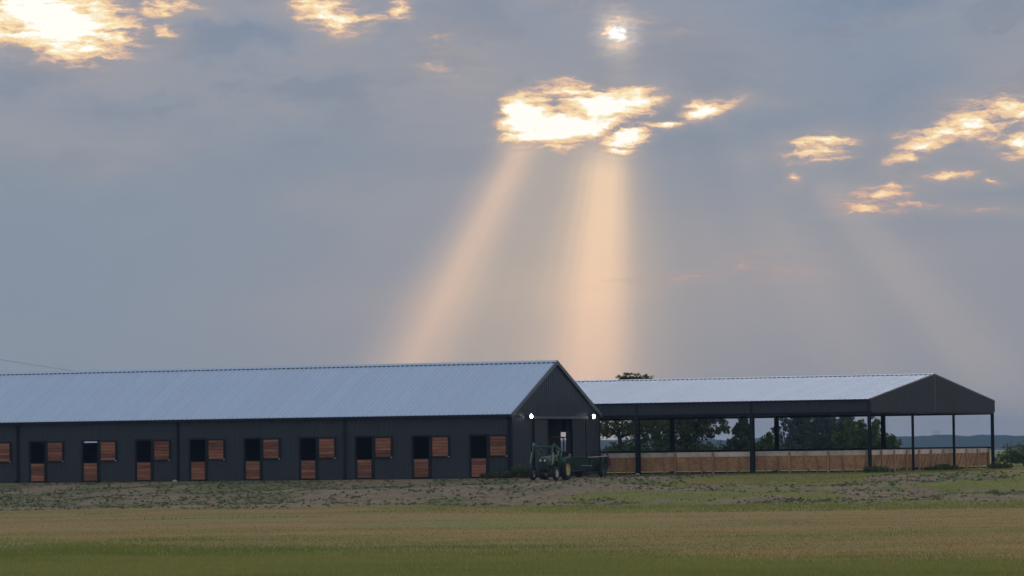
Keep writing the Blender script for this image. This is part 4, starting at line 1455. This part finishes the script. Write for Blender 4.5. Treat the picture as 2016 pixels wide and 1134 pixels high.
def build_tractor():
    fx, fy, rx, ry = 3.95, -4.42, 3.86, -2.72
    zf, zr_ = float(ground_z(fx, fy)), float(ground_z(rx, ry))
    wb = math.hypot(fx - rx, fy - ry)
    t = thing('tractor', 'green utility tractor with loader arms and roll bar before the barn door', 'tractor',
              (rx, ry, zr_), math.atan2(fx - rx, -(fy - ry)))
    t.rotation_euler = (math.asin((zr_ - zf) / wb), 0, math.atan2(fx - rx, -(fy - ry)))
    # local frame: rear axle over the origin, nose towards -y
    F = -wb
    for s in (-1, 1):
        wheel(t, (s * 0.66, 0, 0.59), 0.59, 0.32, 0.34, 'yellow', s, 15, 'rear_wheel')
        wheel(t, (s * 0.68, F, 0.385), 0.385, 0.20, 0.22, 'cream', s, 0, 'front_wheel')
    # chassis and engine
    mb = MB()
    mb.prism_x([(0.30, 0.42), (0.30, 0.86), (-0.55, 0.84), (-0.55, 0.90), (F - 0.05, 0.86), (F - 0.12, 0.55), (F + 0.25, 0.42), (-0.6, 0.36)], -0.17, 0.17)
    mb.tube([(-0.52, 0, 0.59), (0.52, 0, 0.59)], 0.12, 10)
    mb.bar((-0.58, F, 0.42), (0.58, F, 0.42), 0.12, 0.12)
    mb.tube([(0.26, -1.0, 0.62), (0.26, -0.55, 0.62)], 0.075, 10)
    mb.box(-0.27, -0.17, -1.2, -0.7, 0.5, 0.75)
    mb.tube([(0.2, F + 0.35, 0.78), (0.22, -0.5, 0.74), (0.3, -0.3, 0.9)], 0.03, 6)
    mb.tube([(-0.5, F, 0.45), (-0.3, F + 0.2, 0.5), (0.5, F, 0.45)], 0.025, 6)
    mb.build('chassis', 'engine', t)
    # hood: chamfered, nose slightly raked
    mb = MB()
    sec = [(-0.29, 0.86), (-0.30, 1.20), (-0.22, 1.30), (0.22, 1.30), (0.30, 1.20), (0.29, 0.86)]
    ys = [(-0.42, 1.0, 0.06), (-0.9, 1.0, 0.03), (F - 0.16, 0.97, -0.02), (F - 0.24, 0.92, -0.05)]
    vs = []
    for (y, k, dz) in ys:
        vs += [(x * k, y, z + (dz if z > 1 else 0)) for x, z in sec]
    fs = []
    for i in range(len(ys) - 1):
        for j in range(5):
            fs.append((i * 6 + j, i * 6 + j + 1, (i + 1) * 6 + j + 1, (i + 1) * 6 + j))
    fs += [(0, 1, 2, 3, 4, 5), tuple(range(23, 17, -1))]
    mb.add(vs, fs)
    hood = mb.build('hood', 'green', t)
    g = MB()
    g.box(-0.235, 0.235, F - 0.255, F - 0.235, 0.66, 1.18)
    g.box(-0.26, 0.26, F - 0.235, F - 0.08, 0.60, 0.86)
    for k in range(7):
        g.box(-0.22, 0.22, F - 0.262, F - 0.254, 0.68 + k * 0.05, 0.695 + k * 0.05)
    gr = g.build('grille', 'engine', hood)
    for s in (-1, 1):
        mb = MB()
        mb.lathe_x([(0, 0.075), (0.02, 0.07), (0.03, 0.0)], (0, 0, 0), 12)
        h = mb.build('headlight', 'lens', hood, (s * 0.135, F - 0.256, 1.10))
        h.rotation_euler = (0, 0, -math.pi / 2)
    for s in (-1, 1):
        MB().box(s * 0.296 - 0.006, s * 0.296 + 0.006, F - 0.05, -0.5, 1.10, 1.15).build('stripe', 'yellow', hood)
    mb = MB()
    mb.tube([(0.16, -0.95, 1.28), (0.16, -0.95, 1.62), (0.16, -0.93, 1.68)], 0.03, 8)
    mb.build('exhaust_pipe', 'engine', hood)
    # cowl, steering wheel, floor, seat
    mb = MB()
    mb.prism_x([(-0.42, 0.8), (-0.42, 1.34), (-0.28, 1.42), (-0.20, 1.30), (-0.24, 0.8)], -0.25, 0.25)
    mb.build('cowl', 'green', t)
    mb = MB()
    mb.tube([(0, -0.28, 1.38), (0, -0.12, 1.50)], 0.02, 6)
    ring = [(0.19 * math.cos(a), -0.11 + 0.19 * math.sin(a) * 0.6, 1.51 + 0.19 * math.sin(a) * .8) for a in np.linspace(0, 2 * math.pi, 17)]
    mb.tube(ring, 0.014, 6, False)
    mb.bar((-0.18, -0.11, 1.51), (0.18, -0.11, 1.51), 0.02, 0.02)
    mb.build('steering_wheel', 'engine', t)
    mb = MB()
    mb.box(-0.55, 0.55, -0.45, -0.02, 0.76, 0.80)
    mb.build('footboard', 'green', t)
    mb = MB()
    mb.prism_x([(0.0, 1.02), (0.0, 1.12), (0.34, 1.10), (0.46, 1.48), (0.54, 1.47), (0.44, 1.0)], -0.24, 0.24)
    mb.build('seat', 'engine', t)
    for s in (-1, 1):
        xa, xb = sorted((s * 0.36, s * 0.80))
        mb = MB()
        mb.prism_x([(-0.50, 0.86), (-0.42, 1.06), (-0.22, 1.25), (0.30, 1.27), (0.48, 1.16), (0.50, 1.12), (0.28, 1.22), (-0.19, 1.20), (-0.38, 1.02), (-0.46, 0.84)], xa, xb)
        xi, xj = sorted((s * 0.36, s * 0.385))
        mb.prism_x([(-0.42, 0.80), (-0.38, 1.06), (-0.19, 1.205), (0.28, 1.225), (0.42, 1.15), (0.42, 0.80)], xi, xj)
        fd = mb.build('fender', 'green', t)
        MB().box(*sorted((s * 0.66, s * 0.80)), 0.0, 0.30, 1.274, 1.30).build('reflector_plate', 'white', fd)
    # roll bar
    mb = MB()
    y = 0.30
    pts = [(-0.42, y, 0.75), (-0.42, y, 2.20)]
    for a in np.linspace(math.pi, math.pi / 2, 5)[1:]:
        pts.append((-0.26 + 0.16 * math.cos(a), y + 0.03, 2.24 + 0.16 * math.sin(a)))
    pts += [(-p[0], p[1], p[2]) for p in reversed(pts)]
    mb.tube(pts, 0.038, 8)
    mb.build('roll_bar', 'black', t)
    # loader frame
    for s in (-1, 1):
        x = s * 0.56
        mb = MB()
        mb.bar((s * 0.40, -0.55, 0.55), (s * 0.52, -0.55, 0.95), 0.12, 0.12, (0, 1, 0))
        mb.bar((s * 0.50, -0.55, 0.85), (s * 0.50, -0.50, 1.60), 0.10, 0.16, (0, 1, 0))
        mb.bar((s * 0.30, -0.62, 0.55), (s * 0.34, F + 0.10, 0.52), 0.09, 0.10)
        tw = mb.build('loader_tower', 'green', t)
        arm = MB()
        a0, k1, k2, e = Vector((x, -0.48, 1.62)), Vector((x, F + 0.10, 1.98)), Vector((x, F - 0.20, 1.82)), Vector((x * 1.12, F - 0.46, 0.80))
        arm.bar(a0, k1, 0.07, 0.15)
        arm.bar(k1 + Vector((0, 0.03, 0)), k2, 0.068, 0.15)
        arm.bar(k2 + Vector((0, 0.02, 0.03)), e, 0.066, 0.13, (0, 1, 0))
        am = arm.build('loader_arm', 'green', t)
        MB().tube([(x + s * 0.01, -0.52, 0.98), (x + s * 0.01, -0.95, 1.38)], 0.038, 8).build('cylinder_barrel', 'green', am)
        MB().tube([(x + s * 0.01, -0.95, 1.38), (x + s * 0.01, -1.30, 1.72)], 0.020, 8).build('cylinder_rod', 'steel', am)
        MB().tube([(x * 1.06 + s * 0.05, F - 0.28, 1.55), (x * 1.10 + s * 0.05, F - 0.44, 0.92)], 0.022, 8).build('curl_rod', 'steel', am)
        pl = MB()
        pl.prism_x([(F + 0.16, 2.02), (F - 0.05, 2.12), (F - 0.24, 1.98), (F - 0.22, 1.86), (F + 0.05, 1.92)], x + s * 0.037, x + s * 0.050)
        pl.build('knee_plate', 'steel' if s < 0 else 'green', am)
    MB().tube([(-0.56, F + 0.02, 1.86), (0.56, F + 0.02, 1.86)], 0.045, 10).build('cross_tube', 'green', t)
    hs = MB()
    for k in range(4):
        o = k * 0.045
        hs.tube([(0.46 - o * .3, -0.50, 1.0 + o), (0.40, -0.75 - o, 1.05 + o), (0.38, -0.70 + o, 1.42 + o * .5), (0.5, -0.62, 1.62)], 0.013, 5)
    hs.build('hydraulic_hoses', 'yellow', t)
    cn = MB()
    cn.tube([(0.40, -0.28, 1.36), (0.40, -0.28, 1.39), (0.40, -0.28, 1.60), (0.40, -0.28, 1.66)], [0.09, 0.11, 0.11, 0.06], 12)
    cn.build('canister', 'white', t)
    hb = MB()
    hb.box(-0.06, 0.06, 0.25, 0.62, 0.42, 0.48)
    hb.build('drawbar', 'engine', t)


build_tractor()


def build_spreader():
    x, y = 3.92, 2.05
    z = float(ground_z(x, y))
    zf = float(ground_z(x, y - 2))
    t = thing('manure_spreader', 'dark green box spreader trailer hitched behind the tractor', 'trailer', (x, y, z))
    t.rotation_euler = (0.02, 0, -0.05)
    for s in (-1, 1):
        wheel(t, (s * 0.76, 0.15, 0.40), 0.40, 0.22, 0.22, 'dkgreen', s, 13, 'wheel')
    mb = MB()
    # flared box, open on top
    y0, y1 = -1.45, 1.15
    a, bo = 0.64, 0.50
    mb.add([(-bo, y0, .50), (bo, y0, .50), (bo, y1, .50), (-bo, y1, .50), (-a, y0 - .06, 1.16), (a, y0 - .06, 1.16), (a, y1, 1.16), (-a, y1, 1.16),
            (-bo + .03, y0 + .03, .54), (bo - .03, y0 + .03, .54), (bo - .03, y1, .54), (-bo + .03, y1, .54), (-a + .03, y0, 1.16), (a - .03, y0, 1.16), (a - .03, y1, 1.16), (-a + .03, y1, 1.16)],
           [(0, 3, 2, 1), (0, 1, 5, 4), (1, 2, 6, 5), (3, 0, 4, 7), (8, 9, 10, 11), (9, 8, 12, 13), (10, 9, 13, 14), (8, 11, 15, 12),
            (4, 5, 13, 12), (5, 6, 14, 13), (7, 4, 12, 15), (2, 3, 11, 10), (2, 10, 14, 6), (3, 7, 15, 11)])
    box = mb.build('box', 'dkgreen', t)
    for s in (-1, 1):
        MB().bar((s * 0.655, y0 - 0.08, 1.18), (s * 0.655, y1, 1.18), 0.06, 0.05).build('top_rail', 'steel' if s > 0 else 'dkgreen', box)
        for k in range(4):
            yy = -1.2 + k * 0.7
            MB().bar((s * 0.535, yy, 0.50), (s * 0.675, yy, 1.15), 0.05, 0.05, (0, 1, 0)).build('stake', 'dkgreen', box)
    MB().bar((-0.68, y0 - 0.085, 1.19), (0.68, y0 - 0.085, 1.19), 0.05, 0.06).build('front_rail', 'dkgreen', box)
    mb = MB()
    mb.tube([(-0.7, 0.15, 0.40), (0.7, 0.15, 0.40)], 0.05, 8)
    mb.bar((-0.4, -1.4, 0.46), (-0.4, 1.2, 0.46), 0.08, 0.08)
    mb.bar((0.4, -1.4, 0.46), (0.4, 1.2, 0.46), 0.08, 0.08)
    mb.build('axle_frame', 'engine', t)
    mb = MB()
    mb.bar((-0.38, -1.35, 0.46), (-0.04, -3.6, 0.44), 0.07, 0.07)
    mb.bar((0.38, -1.35, 0.46), (0.04, -3.6, 0.44), 0.07, 0.07)
    mb.box(-0.06, 0.06, -4.1, -3.55, 0.42, 0.47)
    mb.build('tongue', 'dkgreen', t)
    MB().tube([(0.30, -1.60, 0.72), (0.95, -1.62, 0.70)], 0.022, 6).build('drive_lever', 'steel', t)
    # beaters at the tail
    fr = MB()
    for s in (-1, 1):
        fr.bar((s * 0.62, 1.18, 0.45), (s * 0.62, 1.12, 1.38), 0.06, 0.14, (0, 1, 0))
        fr.bar((s * 0.62, 1.14, 1.36), (s * 0.62, 1.55, 0.62), 0.05, 0.09, (0, 1, 0))
    f = fr.build('beater_frame', 'rust', t)
    for (yy, zz) in ((1.22, 1.02), (1.42, 0.68)):
        mb = MB()
        mb.tube([(-0.6, yy, zz), (0.6, yy, zz)], 0.05, 8)
        for k in range(14):
            a = k * 0.9
            xx = -0.54 + k * 0.083
            mb.bar((xx, yy, zz), (xx, yy + 0.17 * math.cos(a), zz + 0.17 * math.sin(a)), 0.02, 0.03, (1, 0, 0))
        mb.build('beater', 'rust', f)
    rk = MB()
    for xx in np.linspace(-0.3, 0.45, 6):
        rk.bar((xx, 0.95, 1.0), (xx, 0.95, 1.45), 0.018, 0.018)
    for zz in (1.10, 1.28, 1.45):
        rk.bar((-0.32, 0.95, zz), (0.47, 0.95, zz), 0.02, 0.02)
    rk.build('rack', 'black', t)


build_spreader()

# ------------------------------------------------------------------ small and far things
def downspout_stone(x, y, label):
    r = np.random.default_rng(5)
    z = float(ground_z(x, y))
    mb = MB()
    n = 7
    vs = [(0, 0, 0.12)]
    fs = []
    for j, (rr, zz) in enumerate(((0.09, 0.10), (0.13, 0.04), (0.12, -0.04))):
        for k in range(n):
            a = 2 * math.pi * k / n
            q = rr * r.uniform(0.8, 1.2)
            vs.append((q * math.cos(a) * 1.3, q * math.sin(a), zz))
    for k in range(n):
        fs.append((0, 1 + k, 1 + (k + 1) % n))
        for j in range(2):
            fs.append((1 + j * n + k, 1 + (j + 1) * n + k, 1 + (j + 1) * n + (k + 1) % n, 1 + j * n + (k + 1) % n))
    mb.add(vs, fs)
    o = mb.build('pale_stone', 'white', None, (x, y, z))
    o['label'] = label
    o['category'] = 'stone'
    o['group'] = 'pale stones under downspouts'


downspout_stone(-21.75, -0.42, 'small pale stone under the downspout left of the middle stall doors')
downspout_stone(1.7, 14.6, 'small pale stone beside the arena post next to the barn')


def build_wire():
    mb = MB()
    a = Vector((-60.0, -12.0, 14.6)); c = Vector((-33.0, 13.2, 6.5))
    pts = []
    for k in range(25):
        f = k / 24
        p = a.lerp(c, f)
        p.z -= 1.6 * 4 * f * (1 - f) * 0.5
        pts.append(p)
    mb.tube(pts, 0.009, 5)
    o = mb.build('overhead_wire', 'wire')
    o['label'] = 'thin dark overhead wire slanting down behind the barn ridge'
    o['category'] = 'wire'


build_wire()


def build_pylon():
    dep, lat = 6000.0, 613.0
    x = CAM.x + lat * RT.x + dep * FH.x
    y = CAM.y + lat * RT.y + dep * FH.y
    t = thing('transmission_pylon', 'faint far-off transmission pylon above the wooded horizon', 'pylon', (x, y, -4.0), TH)
    mb = MB()
    w = 0.5
    H = 25.0
    for s in (-1, 1):
        for q in (-1, 1):
            mb.bar((s * 4.5, q * 2, 0), (s * 2.2, q * 0.6, H * .8), w, w)
        mb.bar((s * 2.2, 0, H * .8), (s * 4.2, 0, H), w, w)
        for k in range(4):
            z0, z1 = H * .2 * k, H * .2 * (k + 1)
            xa, xb = 4.5 - 2.3 * k / 4, 4.5 - 2.3 * (k + 1) / 4
            mb.bar((s * xa, 0, z0), (-s * xb, 0, z1), w * .6, w * .6)
    mb.build('lattice_tower', 'pylon', t)
    mb = MB()
    mb.bar((-7, 0, H * .86), (7, 0, H * .86), w, w)
    mb.build('cross_arm', 'pylon', t)


build_pylon()


# ------------------------------------------------------------------ haze over the plain
def build_haze():
    mb = MB()
    S = 7000.0
    mb.box(CAM.x - S, CAM.x + S, CAM.y - S, CAM.y + S, -8.0, 40.0)
    m = bpy.data.materials.new('evening haze')
    m.use_nodes = True
    t = m.node_tree
    t.nodes.clear()
    o = t.nodes.new('ShaderNodeOutputMaterial')
    v = t.nodes.new('ShaderNodeVolumePrincipled')
    v.inputs['Color'].default_value = (0.42, 0.62, 1.0, 1)
    v.inputs['Density'].default_value = 0.00015
    v.inputs['Anisotropy'].default_value = 0.0
    t.links.new(v.outputs[0], o.inputs['Volume'])
    ob = mb.build('haze', m, kind='stuff')
    ob['label'] = 'thin blue evening haze over the plain'
    ob['category'] = 'haze'


build_haze()
